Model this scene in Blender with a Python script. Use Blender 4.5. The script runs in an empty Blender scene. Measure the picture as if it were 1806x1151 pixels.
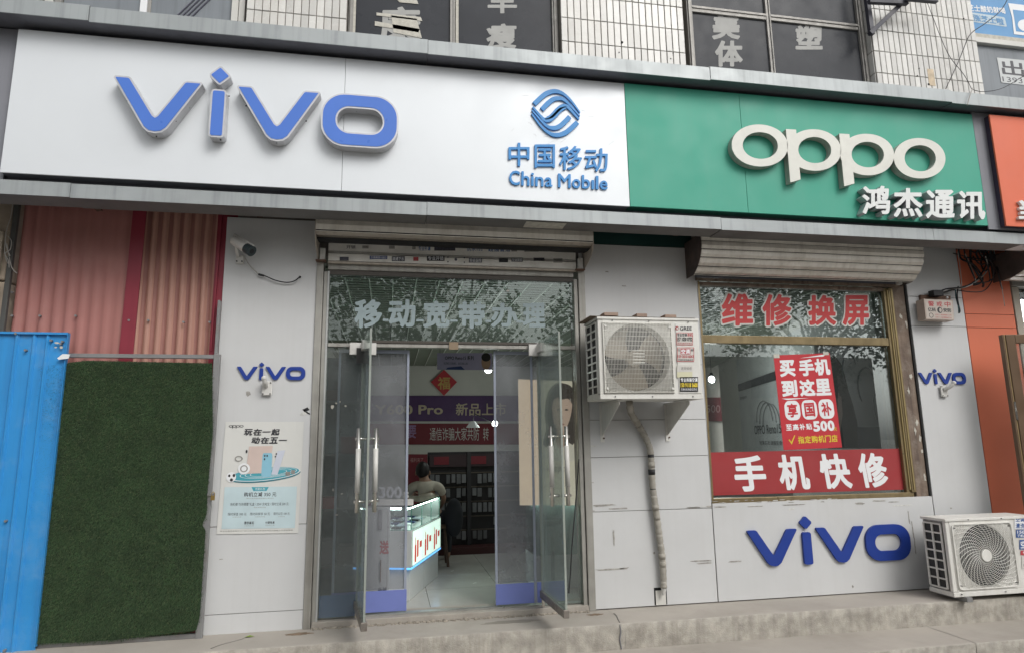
import bpy, math, random
import numpy as np
from mathutils import Vector, Matrix
random.seed(7)
rng = np.random.default_rng(7)
SC = bpy.context.scene
COL = SC.collection
# ------------------------------------------------------------------ camera
FPX = 1150.0
CXP, CYP = 903.0, 575.5
_p, _y, _r = math.radians(10.0788), math.radians(10.6282), math.radians(-0.8219)
FW = Vector((math.sin(_y)*math.cos(_p), math.cos(_y)*math.cos(_p), math.sin(_p)))
_rt = Vector((math.cos(_y), -math.sin(_y), 0)); _up = _rt.cross(FW)
RT = math.cos(_r)*_rt + math.sin(_r)*_up
UP = -math.sin(_r)*_rt + math.cos(_r)*_up
CAM = Vector((0.0, -4.9, 1.2233))
cd = bpy.data.cameras.new('camera'); cam = bpy.data.objects.new('camera', cd); COL.objects.link(cam)
cd.sensor_width = 36.0; cd.lens = FPX/1806.0*36.0; cd.clip_start = 0.05; cd.clip_end = 900
M = Matrix((RT, UP, -FW)).transposed().to_4x4(); M.translation = CAM
cam.matrix_world = M
SC.camera = cam
# ------------------------------------------------------------------ world, sun, exposure
W = bpy.data.worlds.new('World'); SC.world = W; W.use_nodes = True
nt = W.node_tree; bg = nt.nodes['Background']
sky = nt.nodes.new('ShaderNodeTexSky'); sky.sky_type = 'NISHITA'; sky.sun_disc = False
SUN_EL, SUN_AZ = math.radians(43), math.radians(150)
sky.sun_elevation = SUN_EL; sky.sun_rotation = SUN_AZ; sky.air_density = 1.0; sky.dust_density = 4.0; sky.ozone_density = 1.0
hs = nt.nodes.new('ShaderNodeHueSaturation'); hs.inputs['Saturation'].default_value = 0.12
nt.links.new(sky.outputs[0], hs.inputs['Color']); nt.links.new(hs.outputs[0], bg.inputs[0])
bg.inputs[1].default_value = 0.148
sl = bpy.data.lights.new('sun', 'SUN'); sl.energy = 0.95; sl.angle = math.radians(26); sl.color = (1, .97, .92)
so = bpy.data.objects.new('sun', sl); COL.objects.link(so)
sdir = Vector((math.sin(SUN_AZ)*math.cos(SUN_EL), math.cos(SUN_AZ)*math.cos(SUN_EL), math.sin(SUN_EL)))
so.rotation_euler = sdir.to_track_quat('Z', 'Y').to_euler(); so.location = (2, -6, 12)
SC.view_settings.view_transform = 'Standard'; SC.view_settings.look = 'None'
SC.view_settings.gamma = 1; SC.view_settings.exposure = 0.12
SC.cycles.max_bounces = 8; SC.cycles.diffuse_bounces = 3; SC.cycles.glossy_bounces = 4
SC.cycles.transparent_max_bounces = 24; SC.cycles.caustics_reflective = False; SC.cycles.caustics_refractive = False
SC.cycles.use_denoising = True

# ------------------------------------------------------------------ helpers
def at(px, py, Y=0.0):
    """the point of the plane y = Y that was measured at pixel (px, py) of the photograph"""
    px = float(px); py = float(py); d = (px-CXP)*RT - (py-CYP)*UP + FPX*FW
    t = (Y-CAM.y)/d.y
    q = CAM + d*t
    return (q.x, q.z)
def atz(px, py, Z=0.0):
    px = float(px); py = float(py); d = (px-CXP)*RT - (py-CYP)*UP + FPX*FW
    t = (Z-CAM.z)/d.z
    q = CAM + d*t
    return (q.x, q.y)

MATS = {}
def mat(name, col, rough=.6, metal=0., var=.12, vs=2.5, bump=0., bs=60., streak=0., stc=None, per=0., spec=.4,
        dirt=0., dcol=(.12, .10, .08), ds=1.6, emis=0., ecol=None):
    """base colour with broad noise variation, optional vertical streaks, patchy dirt, fine bump and per-piece variation"""
    if name in MATS: return MATS[name]
    m = bpy.data.materials.new(name); m.use_nodes = True; t = m.node_tree; N = t.nodes; L = t.links
    b = N['Principled BSDF']; b.inputs['Roughness'].default_value = rough; b.inputs['Metallic'].default_value = metal
    b.inputs['Specular IOR Level'].default_value = spec
    g = N.new('ShaderNodeNewGeometry')
    def noise(scale, det=4, vec=None, sx=(1, 1, 1), ro=.55):
        mp = N.new('ShaderNodeMapping'); mp.inputs['Scale'].default_value = sx
        L.new(g.outputs['Position'], mp.inputs['Vector'])
        n = N.new('ShaderNodeTexNoise'); n.inputs['Scale'].default_value = scale; n.inputs['Detail'].default_value = det
        n.inputs['Roughness'].default_value = ro
        L.new(mp.outputs[0], n.inputs['Vector']); return n.outputs['Fac']
    def mapr(s, a, b_, c, d):
        r = N.new('ShaderNodeMapRange'); r.inputs[1].default_value = a; r.inputs[2].default_value = b_
        r.inputs[3].default_value = c; r.inputs[4].default_value = d; L.new(s, r.inputs[0]); return r.outputs[0]
    def mix(fac, a, c):
        x = N.new('ShaderNodeMix'); x.data_type = 'RGBA'
        if hasattr(fac, 'is_linked') or isinstance(fac, bpy.types.NodeSocket): L.new(fac, x.inputs[0])
        else: x.inputs[0].default_value = fac
        for k, s in ((6, a), (7, c)):
            if isinstance(s, bpy.types.NodeSocket): L.new(s, x.inputs[k])
            else: x.inputs[k].default_value = (*s, 1)
        return x.outputs[2]
    hi = tuple(min(1, c*(1+var)) for c in col); lo = tuple(c*(1-var) for c in col)
    c = mix(mapr(noise(vs), .3, .7, 0, 1), lo, hi)
    if per:
        oi = N.new('ShaderNodeObjectInfo'); r = mapr(oi.outputs['Random'], 0, 1, 1-per, 1+per*.6)
        h = N.new('ShaderNodeHueSaturation'); L.new(r, h.inputs['Value']); L.new(c, h.inputs['Color']); c = h.outputs[0]
    if streak:
        s = mapr(noise(7, 5, sx=(3.2, 3.2, .12)), .48, .72, 0, streak)
        c = mix(s, c, stc or tuple(x*.45 for x in col))
    if dirt:
        s = mapr(noise(ds, 7, ro=.7), .5, .72, 0, dirt)
        c = mix(s, c, dcol)
    L.new(c, b.inputs['Base Color'])
    rr = mapr(noise(vs*3), .3, .7, max(0, rough-.08), min(1, rough+.1)); L.new(rr, b.inputs['Roughness'])
    if bump:
        bp = N.new('ShaderNodeBump'); bp.inputs['Strength'].default_value = min(1, bump); bp.inputs['Distance'].default_value = .004
        L.new(noise(bs, 5), bp.inputs['Height']); L.new(bp.outputs[0], b.inputs['Normal'])
    if emis:
        b.inputs['Emission Color'].default_value = (*(ecol or col), 1); b.inputs['Emission Strength'].default_value = emis
    MATS[name] = m; return m

def glassmat(name, tint=(.85, .93, .9), refl=1.0, film=0., fcol=(.4, .45, .45), rough=0.0, wav=0.):
    """thin sheet glass: transparent with Fresnel reflection, and a little dust film"""
    m = bpy.data.materials.new(name); m.use_nodes = True; t = m.node_tree; N = t.nodes; L = t.links
    N.remove(N['Principled BSDF']); out = N['Material Output']
    tr = N.new('ShaderNodeBsdfTransparent'); tr.inputs[0].default_value = (*tint, 1)
    gl = N.new('ShaderNodeBsdfGlossy'); gl.inputs['Roughness'].default_value = rough; gl.inputs[0].default_value = (.95, 1, .98, 1)
    fr = N.new('ShaderNodeFresnel'); fr.inputs[0].default_value = 1.5
    mu = N.new('ShaderNodeMath'); mu.operation = 'MULTIPLY_ADD'; mu.inputs[1].default_value = 1.5*refl; mu.inputs[2].default_value = .01
    mu.use_clamp = True
    L.new(fr.outputs[0], mu.inputs[0])
    mx = N.new('ShaderNodeMixShader'); L.new(mu.outputs[0], mx.inputs[0]); L.new(tr.outputs[0], mx.inputs[1]); L.new(gl.outputs[0], mx.inputs[2])
    o = mx.outputs[0]
    if wav:
        g = N.new('ShaderNodeNewGeometry'); n = N.new('ShaderNodeTexNoise'); n.inputs['Scale'].default_value = 2.5
        L.new(g.outputs['Position'], n.inputs['Vector'])
        bp = N.new('ShaderNodeBump'); bp.inputs['Strength'].default_value = wav; bp.inputs['Distance'].default_value = .01
        L.new(n.outputs[0], bp.inputs['Height']); L.new(bp.outputs[0], gl.inputs['Normal'])
    if film:
        df = N.new('ShaderNodeBsdfDiffuse'); df.inputs[0].default_value = (*fcol, 1)
        g = N.new('ShaderNodeNewGeometry'); n = N.new('ShaderNodeTexNoise'); n.inputs['Scale'].default_value = 5; n.inputs['Detail'].default_value = 8
        n.inputs['Roughness'].default_value = .7
        L.new(g.outputs['Position'], n.inputs['Vector'])
        r = N.new('ShaderNodeMapRange'); r.inputs[1].default_value = .3; r.inputs[2].default_value = .8
        r.inputs[3].default_value = film*.72; r.inputs[4].default_value = film*1.35
        L.new(n.outputs[0], r.inputs[0])
        m2 = N.new('ShaderNodeMixShader'); L.new(r.outputs[0], m2.inputs[0]); L.new(o, m2.inputs[1]); L.new(df.outputs[0], m2.inputs[2]); o = m2.outputs[0]
    L.new(o, out.inputs[0]); return m

ORG = {}
class MB:
    def __init__(s): s.v = []; s.f = []
    def add(s, vs, fs):
        n = len(s.v); s.v += [tuple(p) for p in vs]; s.f += [tuple(i+n for i in f) for f in fs]; return s
    def box(s, x0, x1, y0, y1, z0, z1):
        if x0 > x1: x0, x1 = x1, x0
        if y0 > y1: y0, y1 = y1, y0
        if z0 > z1: z0, z1 = z1, z0
        v = [(x, y, z) for z in (z0, z1) for y in (y0, y1) for x in (x0, x1)]
        return s.add(v, [(0, 2, 3, 1), (4, 5, 7, 6), (0, 1, 5, 4), (2, 6, 7, 3), (0, 4, 6, 2), (1, 3, 7, 5)])
    def slab(s, quad, y0, y1):
        """quad: four (x, z) corners, counter-clockwise or not; from depth y0 (front) to y1"""
        return s.prism(quad, y0, y1)
    def prism(s, loop, y0, y1):
        loop = list(loop); a = sum(loop[i-1][0]*loop[i][1]-loop[i][0]*loop[i-1][1] for i in range(len(loop)))
        if a < 0: loop.reverse()
        n = len(loop); v = [(x, y0, z) for x, z in loop]+[(x, y1, z) for x, z in loop]
        f = [tuple(range(n)), tuple(reversed(range(n, 2*n)))]
        f += [(i, n+i, n+(i+1) % n, (i+1) % n) for i in range(n)]
        return s.add(v, f)
    def prism_x(s, loop, x0, x1):
        loop = list(loop); a = sum(loop[i-1][0]*loop[i][1]-loop[i][0]*loop[i-1][1] for i in range(len(loop)))
        if a > 0: loop.reverse()
        n = len(loop); v = [(x0, y, z) for y, z in loop]+[(x1, y, z) for y, z in loop]
        f = [tuple(range(n)), tuple(reversed(range(n, 2*n)))]
        f += [(i, n+i, n+(i+1) % n, (i+1) % n) for i in range(n)]
        return s.add(v, f)
    def prism_z(s, loop, z0, z1):
        loop = list(loop); a = sum(loop[i-1][0]*loop[i][1]-loop[i][0]*loop[i-1][1] for i in range(len(loop)))
        if a > 0: loop.reverse()
        n = len(loop); v = [(x, y, z1) for x, y in loop]+[(x, y, z0) for x, y in loop]
        f = [tuple(reversed(range(n))), tuple(range(n, 2*n))]
        f += [(i, (i+1) % n, n+(i+1) % n, n+i) for i in range(n)]
        return s.add(v, f)
    def tube(s, pts, r, n=8, closed=False):
        pts = [Vector(p) for p in pts]; m = len(pts); ring = []
        rs = r if isinstance(r, (list, tuple)) else [r]*m
        ref = Vector((.13, .31, .94)).normalized(); v = []
        for i, p in enumerate(pts):
            if closed: d = pts[(i+1) % m]-pts[i-1]
            else: d = pts[min(i+1, m-1)]-pts[max(i-1, 0)]
            d = d.normalized() if d.length > 1e-9 else Vector((0, 0, 1))
            a = ref - d*ref.dot(d)
            if a.length < 1e-3: a = Vector((1, 0, 0))-d*d.x
            a.normalize(); b = d.cross(a); ref = a
            for k in range(n):
                t = 2*math.pi*k/n; v.append(p+(a*math.cos(t)+b*math.sin(t))*rs[i])
        f = []
        for i in range(m if closed else m-1):
            j = (i+1) % m
            for k in range(n): f.append((i*n+k, i*n+(k+1) % n, j*n+(k+1) % n, j*n+k))
        if not closed: f += [tuple(reversed(range(n))), tuple(range((m-1)*n, m*n))]
        return s.add(v, f)
    def cyl(s, p0, p1, r, n=16, r1=None):
        return s.tube([p0, p1], [r, r if r1 is None else r1], n)
    def ball(s, c, r, n=12, m=8, sc=(1, 1, 1)):
        v = []; f = []
        for i in range(m+1):
            th = math.pi*i/m
            for k in range(n):
                ph = 2*math.pi*k/n
                v.append((c[0]+r*sc[0]*math.sin(th)*math.cos(ph), c[1]+r*sc[1]*math.sin(th)*math.sin(ph), c[2]+r*sc[2]*math.cos(th)))
        for i in range(m):
            for k in range(n): f.append((i*n+k, (i+1)*n+k, (i+1)*n+(k+1) % n, i*n+(k+1) % n))
        return s.add(v, f)
    def build(s, name, m, parent=None, bevel=0., smooth=False, kind=None, label=None, seg=2):
        me = bpy.data.meshes.new(name)
        L = org_of(parent)
        me.from_pydata([(x-L[0], y-L[1], z-L[2]) for x, y, z in s.v], [], s.f)
        me.materials.append(m); me.validate(); me.update()
        if smooth: me.shade_smooth()
        o = bpy.data.objects.new(name, me); COL.objects.link(o)
        if parent: o.parent = parent
        if bevel:
            b = o.modifiers.new('bevel', 'BEVEL'); b.width = bevel; b.segments = seg; b.limit_method = 'ANGLE'; b.angle_limit = math.radians(35)
            if smooth is False: me.shade_smooth(); b.harden_normals = True
        if kind: o['kind'] = kind
        if label: o['label'] = label
        return o
def org_of(parent):
    p = parent
    while p is not None and p.parent is not None: p = p.parent
    return ORG.get(p.name, (0, 0, 0)) if p is not None else (0, 0, 0)
def thing(name, label, cat, loc=(0, 0, 0), group=None):
    o = bpy.data.objects.new(name, None); COL.objects.link(o); o.location = loc; o.empty_display_size = .1
    ORG[o.name] = tuple(loc); o['label'] = label; o['category'] = cat
    if group: o['group'] = group
    return o
def tag(o, label, cat, group=None):
    o['label'] = label; o['category'] = cat
    if group: o['group'] = group
    return o
def struct(o): o['kind'] = 'structure'; return o
def bx(name, m, parent, x0, x1, y0, y1, z0, z1, bevel=0., label=None, kind=None):
    return MB().box(x0, x1, y0, y1, z0, z1).build(name, m, parent, bevel, label=label, kind=kind)
def smooth_path(pts, k=6, closed=False):
    P = [Vector(p) for p in pts]; n = len(P); out = []
    rngi = range(n) if closed else range(n-1)
    for i in rngi:
        a, b, c, d = (P[i-1] if (i or closed) else P[0]), P[i], P[(i+1) % n], (P[(i+2) % n] if (closed or i+2 < n) else P[-1])
        for j in range(k):
            t = j/k
            out.append(.5*((2*b)+(c-a)*t+(2*a-5*b+4*c-d)*t*t+(3*b-a-3*c+d)*t**3))
    if not closed: out.append(P[-1])
    return out

# ------------------------------------------------------------------ lettering
_tc = {}
def text_edges(s):
    """filled outline of a string in Blender's own font: boundary segments and mesh"""
    if s in _tc: return _tc[s]
    cu = bpy.data.curves.new('t', 'FONT'); cu.body = s; cu.size = 1; cu.resolution_u = 3
    o = bpy.data.objects.new('t', cu); COL.objects.link(o)
    dg = bpy.context.evaluated_depsgraph_get(); me = bpy.data.meshes.new_from_object(o.evaluated_get(dg))
    V = [(v.co.x, v.co.y) for v in me.vertices]; F = [tuple(p.vertices) for p in me.polygons]
    bpy.data.objects.remove(o); bpy.data.meshes.remove(me)
    cnt = {}
    # weld coincident vertices
    key = {}; idx = []
    for v in V: idx.append(key.setdefault((round(v[0], 5), round(v[1], 5)), len(key)))
    VV = list(key.keys())
    for f in F:
        for i in range(len(f)):
            a, b = idx[f[i-1]], idx[f[i]]
            if a != b:
                k = (min(a, b), max(a, b)); cnt[k] = cnt.get(k, 0)+1
    S = np.array([(*VV[a], *VV[b]) for (a, b), c in cnt.items() if c == 1])
    _tc[s] = (V, F, S); return _tc[s]
def loops_to_segs(loops):
    return np.array([(*l[i-1], *l[i]) for l in loops for i in range(len(l))], dtype=float)
def sdf_loops(S, level, n=96, tol=.35):
    """contours of the signed distance (inside positive) of the outline S at -level: level > 0 makes it bolder and rounder"""
    pad = abs(level)+.02*max(S[:, [0, 2]].max()-S[:, [0, 2]].min(), S[:, [1, 3]].max()-S[:, [1, 3]].min())+1e-4
    x0, x1 = S[:, [0, 2]].min()-pad, S[:, [0, 2]].max()+pad; y0, y1 = S[:, [1, 3]].min()-pad, S[:, [1, 3]].max()+pad
    h = max(x1-x0, y1-y0)/n; nx, ny = int((x1-x0)/h)+2, int((y1-y0)/h)+2
    X = x0+h*(np.arange(nx)+.00317); Y = y0+h*(np.arange(ny)+.00713)
    gx, gy = np.meshgrid(X, Y, indexing='ij'); gx = gx.ravel().astype(np.float32); gy = gy.ravel().astype(np.float32)
    D = np.full(gx.shape, 1e9, np.float32); ins = np.zeros(gx.shape, bool)
    for ax, ay, bx_, by in S.astype(np.float32):
        dx, dy = bx_-ax, by-ay; l2 = dx*dx+dy*dy
        if l2 < 1e-14: continue
        t = np.clip(((gx-ax)*dx+(gy-ay)*dy)/l2, 0, 1)
        np.minimum(D, (gx-ax-t*dx)**2+(gy-ay-t*dy)**2, out=D)
        if ay != by:
            c = (ay > gy) != (by > gy)
            ins ^= c & (gx < (bx_-ax)*(gy-ay)/(by-ay)+ax)
    F = (np.where(ins, 1, -1)*np.sqrt(D)+level).reshape(nx, ny)
    F[0, :] = F[-1, :] = -1; F[:, 0] = F[:, -1] = -1
    B = F > 0; edges = {}; P = {}
    def pt(i, j, k, l):
        key = (i, j, k, l)
        if key not in P:
            t = F[i, j]/(F[i, j]-F[k, l]); P[key] = (X[i]+(X[k]-X[i])*t, Y[j]+(Y[l]-Y[j])*t)
        return key
    mixed = (B[:-1, :-1].astype(int)+B[1:, :-1]+B[1:, 1:]+B[:-1, 1:])
    for i, j in zip(*np.where((mixed > 0) & (mixed < 4))):
        c = [B[i, j], B[i+1, j], B[i+1, j+1], B[i, j+1]]
        e = [lambda: pt(i, j, i+1, j), lambda: pt(i+1, j, i+1, j+1), lambda: pt(i, j+1, i+1, j+1), lambda: pt(i, j, i, j+1)]
        cr = [q for q in range(4) if c[q] != c[(q+1) % 4]]
        if len(cr) == 2: pr = [(cr[0], cr[1])]
        else: pr = [(0, 1), (2, 3)] if not c[0] else [(3, 0), (1, 2)] if c[0] and not c[1] else [(0, 1), (2, 3)]
        for a, b in pr:
            a, b = e[a](), e[b](); edges.setdefault(a, []).append(b); edges.setdefault(b, []).append(a)
    loops = []; seen = set()
    for s in edges:
        if s in seen: continue
        cur, prev, lp = s, None, []
        while cur not in seen:
            seen.add(cur); lp.append(P[cur]); nb = [q for q in edges[cur] if q not in seen]
            if not nb: break
            cur = nb[0]
        if len(lp) < 6: continue
        # drop points that lie on a straight run
        out = [lp[0]]
        i = 0
        while i < len(lp)-1:
            j = i+1
            while j+1 < len(lp) and j-i < 40:
                a = out[-1]; b = lp[j+1]; dx, dy = b[0]-a[0], b[1]-a[1]; l = math.hypot(dx, dy) or 1
                if all(abs((p[0]-a[0])*dy-(p[1]-a[1])*dx)/l < tol*h*.5 for p in lp[i+1:j+1]): j += 1
                else: break
            out.append(lp[j]); i = j
        if len(out) >= 4: loops.append(out[:-1] if math.dist(out[0], out[-1]) < h*.3 else out)
    return loops
_bc = {}
def bold(s, level, n=96):
    k = (s, level, n)
    if k not in _bc: _bc[k] = sdf_loops(text_edges(s)[2], level, n)
    return _bc[k]
def fill(loops):
    """triangulated fill of loops with holes (Blender's own 2D curve fill) -> verts, faces, flat"""
    cu = bpy.data.curves.new('f', 'CURVE'); cu.dimensions = '2D'; cu.fill_mode = 'BOTH'
    for l in loops:
        sp = cu.splines.new('POLY'); sp.points.add(len(l)-1); sp.use_cyclic_u = True
        sp.points.foreach_set('co', np.array([(x, y, 0, 1) for x, y in l]).ravel())
    o = bpy.data.objects.new('f', cu); COL.objects.link(o)
    dg = bpy.context.evaluated_depsgraph_get(); me = bpy.data.meshes.new_from_object(o.evaluated_get(dg))
    V = [(v.co.x, v.co.y) for v in me.vertices]; F = [tuple(p.vertices) for p in me.polygons if p.normal.z > 0 or True]
    bpy.data.objects.remove(o); bpy.data.meshes.remove(me)
    return V, F
def solid(V, F, loops, fn, depth):
    """MB: front faces V/F mapped by fn(x,y,d) with d=0 front and d=depth back, walls from loops"""
    mb = MB(); vs = [fn(x, y, 0) for x, y in V]
    def area(f): return sum(V[f[i-1]][0]*V[f[i]][1]-V[f[i]][0]*V[f[i-1]][1] for i in range(len(f)))
    mb.add(vs, [f if area(f) > 0 else f[::-1] for f in F])
    if depth:
        for l in loops:
            n = len(l)
            mb.add([fn(x, y, 0) for x, y in l]+[fn(x, y, depth) for x, y in l], [(i, n+i, n+(i+1) % n, (i+1) % n) for i in range(n)])
    return mb
def bbox(V):
    xs = [v[0] for v in V]; ys = [v[1] for v in V]; return min(xs), max(xs), min(ys), max(ys)
def bil(q, u, v):
    """q: four corners TL, TR, BR, BL"""
    (a, b, c, d) = q
    return tuple((1-v)*((1-u)*a[i]+u*b[i])+v*((1-u)*d[i]+u*c[i]) for i in range(2))
def px_quad(b, Y):
    """b = x0,y0,x1,y1 in the photograph, or four corners; gives plane corners"""
    if len(b) == 4 and not isinstance(b[0], tuple): x0, y0, x1, y1 = b; b = ((x0, y0), (x1, y0), (x1, y1), (x0, y1))
    return [at(*p, Y) for p in b]
def sub(q, b):
    """sub-rectangle of a plane quad, b = u0,v0,u1,v1 with v downwards"""
    return [bil(q, b[0], b[1]), bil(q, b[2], b[1]), bil(q, b[2], b[3]), bil(q, b[0], b[3])]
def print_text(name, s, q, Y, m, parent, level=0., depth=0., n=72, box=None, shear=0., fit=True, kind=None, label=None):
    """lettering filling the plane quad q (TL,TR,BR,BL as x,z) on depth Y; level > 0 = bolder"""
    if level: loops = bold(s, level, n); V, F = fill(loops)
    else:
        V, F, S = text_edges(s); loops = []
    if not V: return None
    x0, x1, y0, y1 = box or bbox(V)
    def fn(x, y, d):
        u = (x-x0)/(x1-x0); v = 1-(y-y0)/(y1-y0); p = bil(q, u+shear*(.5-v), v); return (p[0], Y+d, p[1])
    mb = solid(V, F, loops, fn, depth)
    return mb.build(name, m, parent, kind=kind, label=label)
def shape(name, loops, fn, m, parent, depth, label=None):
    V, F = fill(loops); return solid(V, F, loops, fn, depth).build(name, m, parent, label=label)
def ell(cx, cy, rx, ry, n=40, p=2.0, rot=0.):
    o = []
    for i in range(n):
        t = 2*math.pi*i/n; c, s = math.cos(t), math.sin(t)
        x = rx*math.copysign(abs(c)**(2/p), c); y = ry*math.copysign(abs(s)**(2/p), s)
        o.append((cx+x*math.cos(rot)-y*math.sin(rot), cy+x*math.sin(rot)+y*math.cos(rot)))
    return o
def rrect(x0, y0, x1, y1, r, k=5):
    o = []
    for cx, cy, a in ((x1-r, y1-r, 0), (x0+r, y1-r, 90), (x0+r, y0+r, 180), (x1-r, y0+r, 270)):
        for i in range(k+1):
            t = math.radians(a+90*i/k); o.append((cx+r*math.cos(t), cy+r*math.sin(t)))
    return o
def flatshape(name, loops, q, Y, m, parent, depth=0., box=(0, 1, 0, 1), label=None, kind=None):
    V, F = fill(loops); x0, x1, y0, y1 = box
    def fn(x, y, d): p = bil(q, (x-x0)/(x1-x0), 1-(y-y0)/(y1-y0)); return (p[0], Y+d, p[1])
    return solid(V, F, loops, fn, depth).build(name, m, parent, label=label, kind=kind)
def sheet(name, q, y0, y1, m, parent=None, label=None):
    return MB().prism(q, y0, y1).build(name, m, parent, label=label)
def copy_thing(src, loc, label=None):
    r = src.copy(); COL.objects.link(r); r.location = loc; ORG[r.name] = tuple(loc)
    if label: r['label'] = label
    for c in src.children:
        d = c.copy(); COL.objects.link(d); d.parent = r
        for e in c.children:
            g = e.copy(); COL.objects.link(g); g.parent = d
    return r
# ------------------------------------------------------------------ materials
acp = mat('grey_cladding', (.585, .59, .59), .38, var=.03, bump=.04, bs=8, dirt=.12, dcol=(.40, .39, .36), ds=.9, streak=.08, stc=(.45, .44, .42), per=.02)
acpd = mat('cladding_core', (.05, .05, .05), .8)
tilem = mat('glazed_tile', (.64, .63, .60), .22, var=.04, vs=9, per=.16, dirt=.18, dcol=(.45, .38, .28), ds=1.4, streak=.12, stc=(.40, .36, .30))
grout = mat('grout', (.20, .185, .165), .9, var=.3, vs=9, bump=.4)
zinc = mat('zinc_trim', (.345, .37, .375), .42, metal=.25, var=.10, vs=1.6, bump=.05, bs=20, streak=.5, stc=(.19, .205, .21), dirt=.5, dcol=(.40, .42, .42), ds=2.2)
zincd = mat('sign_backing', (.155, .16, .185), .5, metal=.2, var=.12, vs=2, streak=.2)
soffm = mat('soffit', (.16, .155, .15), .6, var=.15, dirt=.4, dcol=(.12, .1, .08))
silver = mat('silver_panel', (.71, .74, .765), .42, metal=.15, var=.02, vs=1.3, bump=.05, bs=160, dirt=.08, dcol=(.45, .45, .46), ds=1.2)
greenp = mat('green_panel', (.055, .36, .255), .5, var=.04, vs=1.5, dirt=.07, dcol=(.10, .38, .27), ds=.7, streak=.12, stc=(.10, .34, .25))
orangep = mat('orange_panel', (.72, .16, .08), .5, var=.05, vs=1.5)
terrac = mat('terracotta_paint', (.64, .165, .085), .5, var=.06, vs=1.2, dirt=.15, dcol=(.42, .12, .08), ds=1.2)
bluel = mat('blue_acrylic', (.075, .19, .62), .35, var=.04, vs=3)
bluet = mat('sky_blue_acrylic', (.04, .25, .60), .4, var=.05, vs=8, dirt=.2, dcol=(.1, .3, .5), ds=6)
blued = mat('deep_blue_foam', (.015, .045, .27), .45, var=.05)
chrome = mat('brushed_edge', (.56, .56, .58), .35, metal=.35, var=.06, vs=9, dirt=.22, dcol=(.2, .19, .18), ds=14)
cream = mat('cream_letter', (.70, .70, .64), .4, var=.04, vs=3, dirt=.25, dcol=(.42, .42, .37), ds=5)
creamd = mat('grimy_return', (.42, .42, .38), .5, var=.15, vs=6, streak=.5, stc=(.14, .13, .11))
whitel = mat('white_letter', (.74, .76, .75), .4, var=.03)
conc = mat('concrete', (.37, .34, .30), .85, var=.16, vs=2.2, bump=.5, bs=70, dirt=.55, dcol=(.20, .175, .15), ds=2.6, streak=.1)
conct = mat('concrete_tread', (.38, .35, .31), .8, var=.10, vs=1.6, bump=.35, bs=60, dirt=.35, dcol=(.21, .185, .155), ds=1.3)
concr = mat('concrete_riser', (.40, .375, .33), .9, var=.22, vs=14, bump=1, bs=110, dirt=.6, dcol=(.19, .17, .14), ds=6.5, streak=.4, stc=(.2, .18, .15))
asph = mat('street_concrete', (.30, .29, .27), .9, var=.2, bump=.5)
render_ = mat('old_render', (.24, .22, .20), .9, var=.2, vs=4, bump=.6, dirt=.5)
alu = mat('weathered_aluminium', (.36, .35, .32), .5, metal=.35, var=.14, vs=5, bump=.12, bs=50, streak=.5, stc=(.16, .14, .12), dirt=.3, dcol=(.2, .18, .15))
steel = mat('polished_steel', (.62, .60, .56), .18, metal=.95, var=.1, vs=9)
dark = mat('dark_gap', (.02, .02, .02), .9)
red = mat('red_print', (.50, .035, .045), .45, var=.05, vs=2, dirt=.1, dcol=(.4, .1, .1))
redv = mat('red_vinyl', (.33, .042, .045), .4, var=.06, vs=3, dirt=.15, dcol=(.28, .09, .085), ds=8)
white = mat('white_print', (.78, .79, .80), .5, var=.02)
offw = mat('off_white', (.62, .61, .57), .5, var=.05)
black = mat('black_print', (.02, .02, .022), .5)
yellow = mat('yellow_print', (.72, .55, .05), .5)
navy = mat('navy_print', (.03, .05, .16), .5)
gold = mat('gold_aluminium', (.27, .21, .115), .35, metal=.55, var=.16, vs=6, streak=.35, stc=(.13, .09, .045), dirt=.25, dcol=(.16, .12, .06), ds=5)
brownf = mat('weathered_wood', (.20, .15, .115), .75, var=.3, vs=8, bump=.8, bs=40, streak=.8, stc=(.08, .055, .045), dirt=.5, dcol=(.38, .34, .29), ds=7)
shut = mat('shutter_cream', (.70, .665, .60), .45, metal=.1, var=.08, vs=3, bump=.1, streak=.25, stc=(.26, .22, .17), dirt=.4, dcol=(.24, .2, .15), ds=3.5)
shutt = mat('shutter_taupe', (.44, .39, .33), .5, metal=.1, var=.12, vs=3, streak=.35, stc=(.15, .12, .1), dirt=.4, dcol=(.14, .12, .1), ds=3)
shutd = mat('shutter_end', (.07, .055, .05), .7, var=.25, vs=8, dirt=.4, dcol=(.16, .08, .05), ds=8)
acw = mat('unit_casing', (.71, .70, .66), .42, var=.05, vs=3, bump=.05, streak=.2, stc=(.36, .33, .27), dirt=.22, dcol=(.34, .31, .25), ds=4)
acd = mat('unit_dark', (.035, .035, .035), .6)
acf = mat('condenser_fins', (.30, .29, .27), .5, metal=.5, var=.25, vs=30)
acg = mat('wire_guard', (.68, .67, .62), .4, var=.06, dirt=.3, dcol=(.3, .27, .22), ds=9)
sheetb = mat('blue_steel_sheet', (.035, .27, .62), .38, var=.07, vs=2, bump=.1, bs=6, streak=.45, stc=(.03, .15, .38), dirt=.35, dcol=(.20, .36, .56), ds=5)
sheetr = mat('faded_red_sheet', (.40, .175, .155), .5, var=.10, vs=1.6, bump=.25, bs=14, streak=.2, stc=(.34, .14, .125), dirt=.15, dcol=(.5, .3, .25), ds=3)
sheetr2 = mat('peach_red_sheet', (.46, .25, .195), .5, var=.08, vs=1.6, bump=.25, bs=14, streak=.3, stc=(.4, .2, .17))
crims = mat('crimson_strip', (.27, .035, .055), .42, var=.12, vs=2, bump=.2, bs=12, streak=.2)
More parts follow.
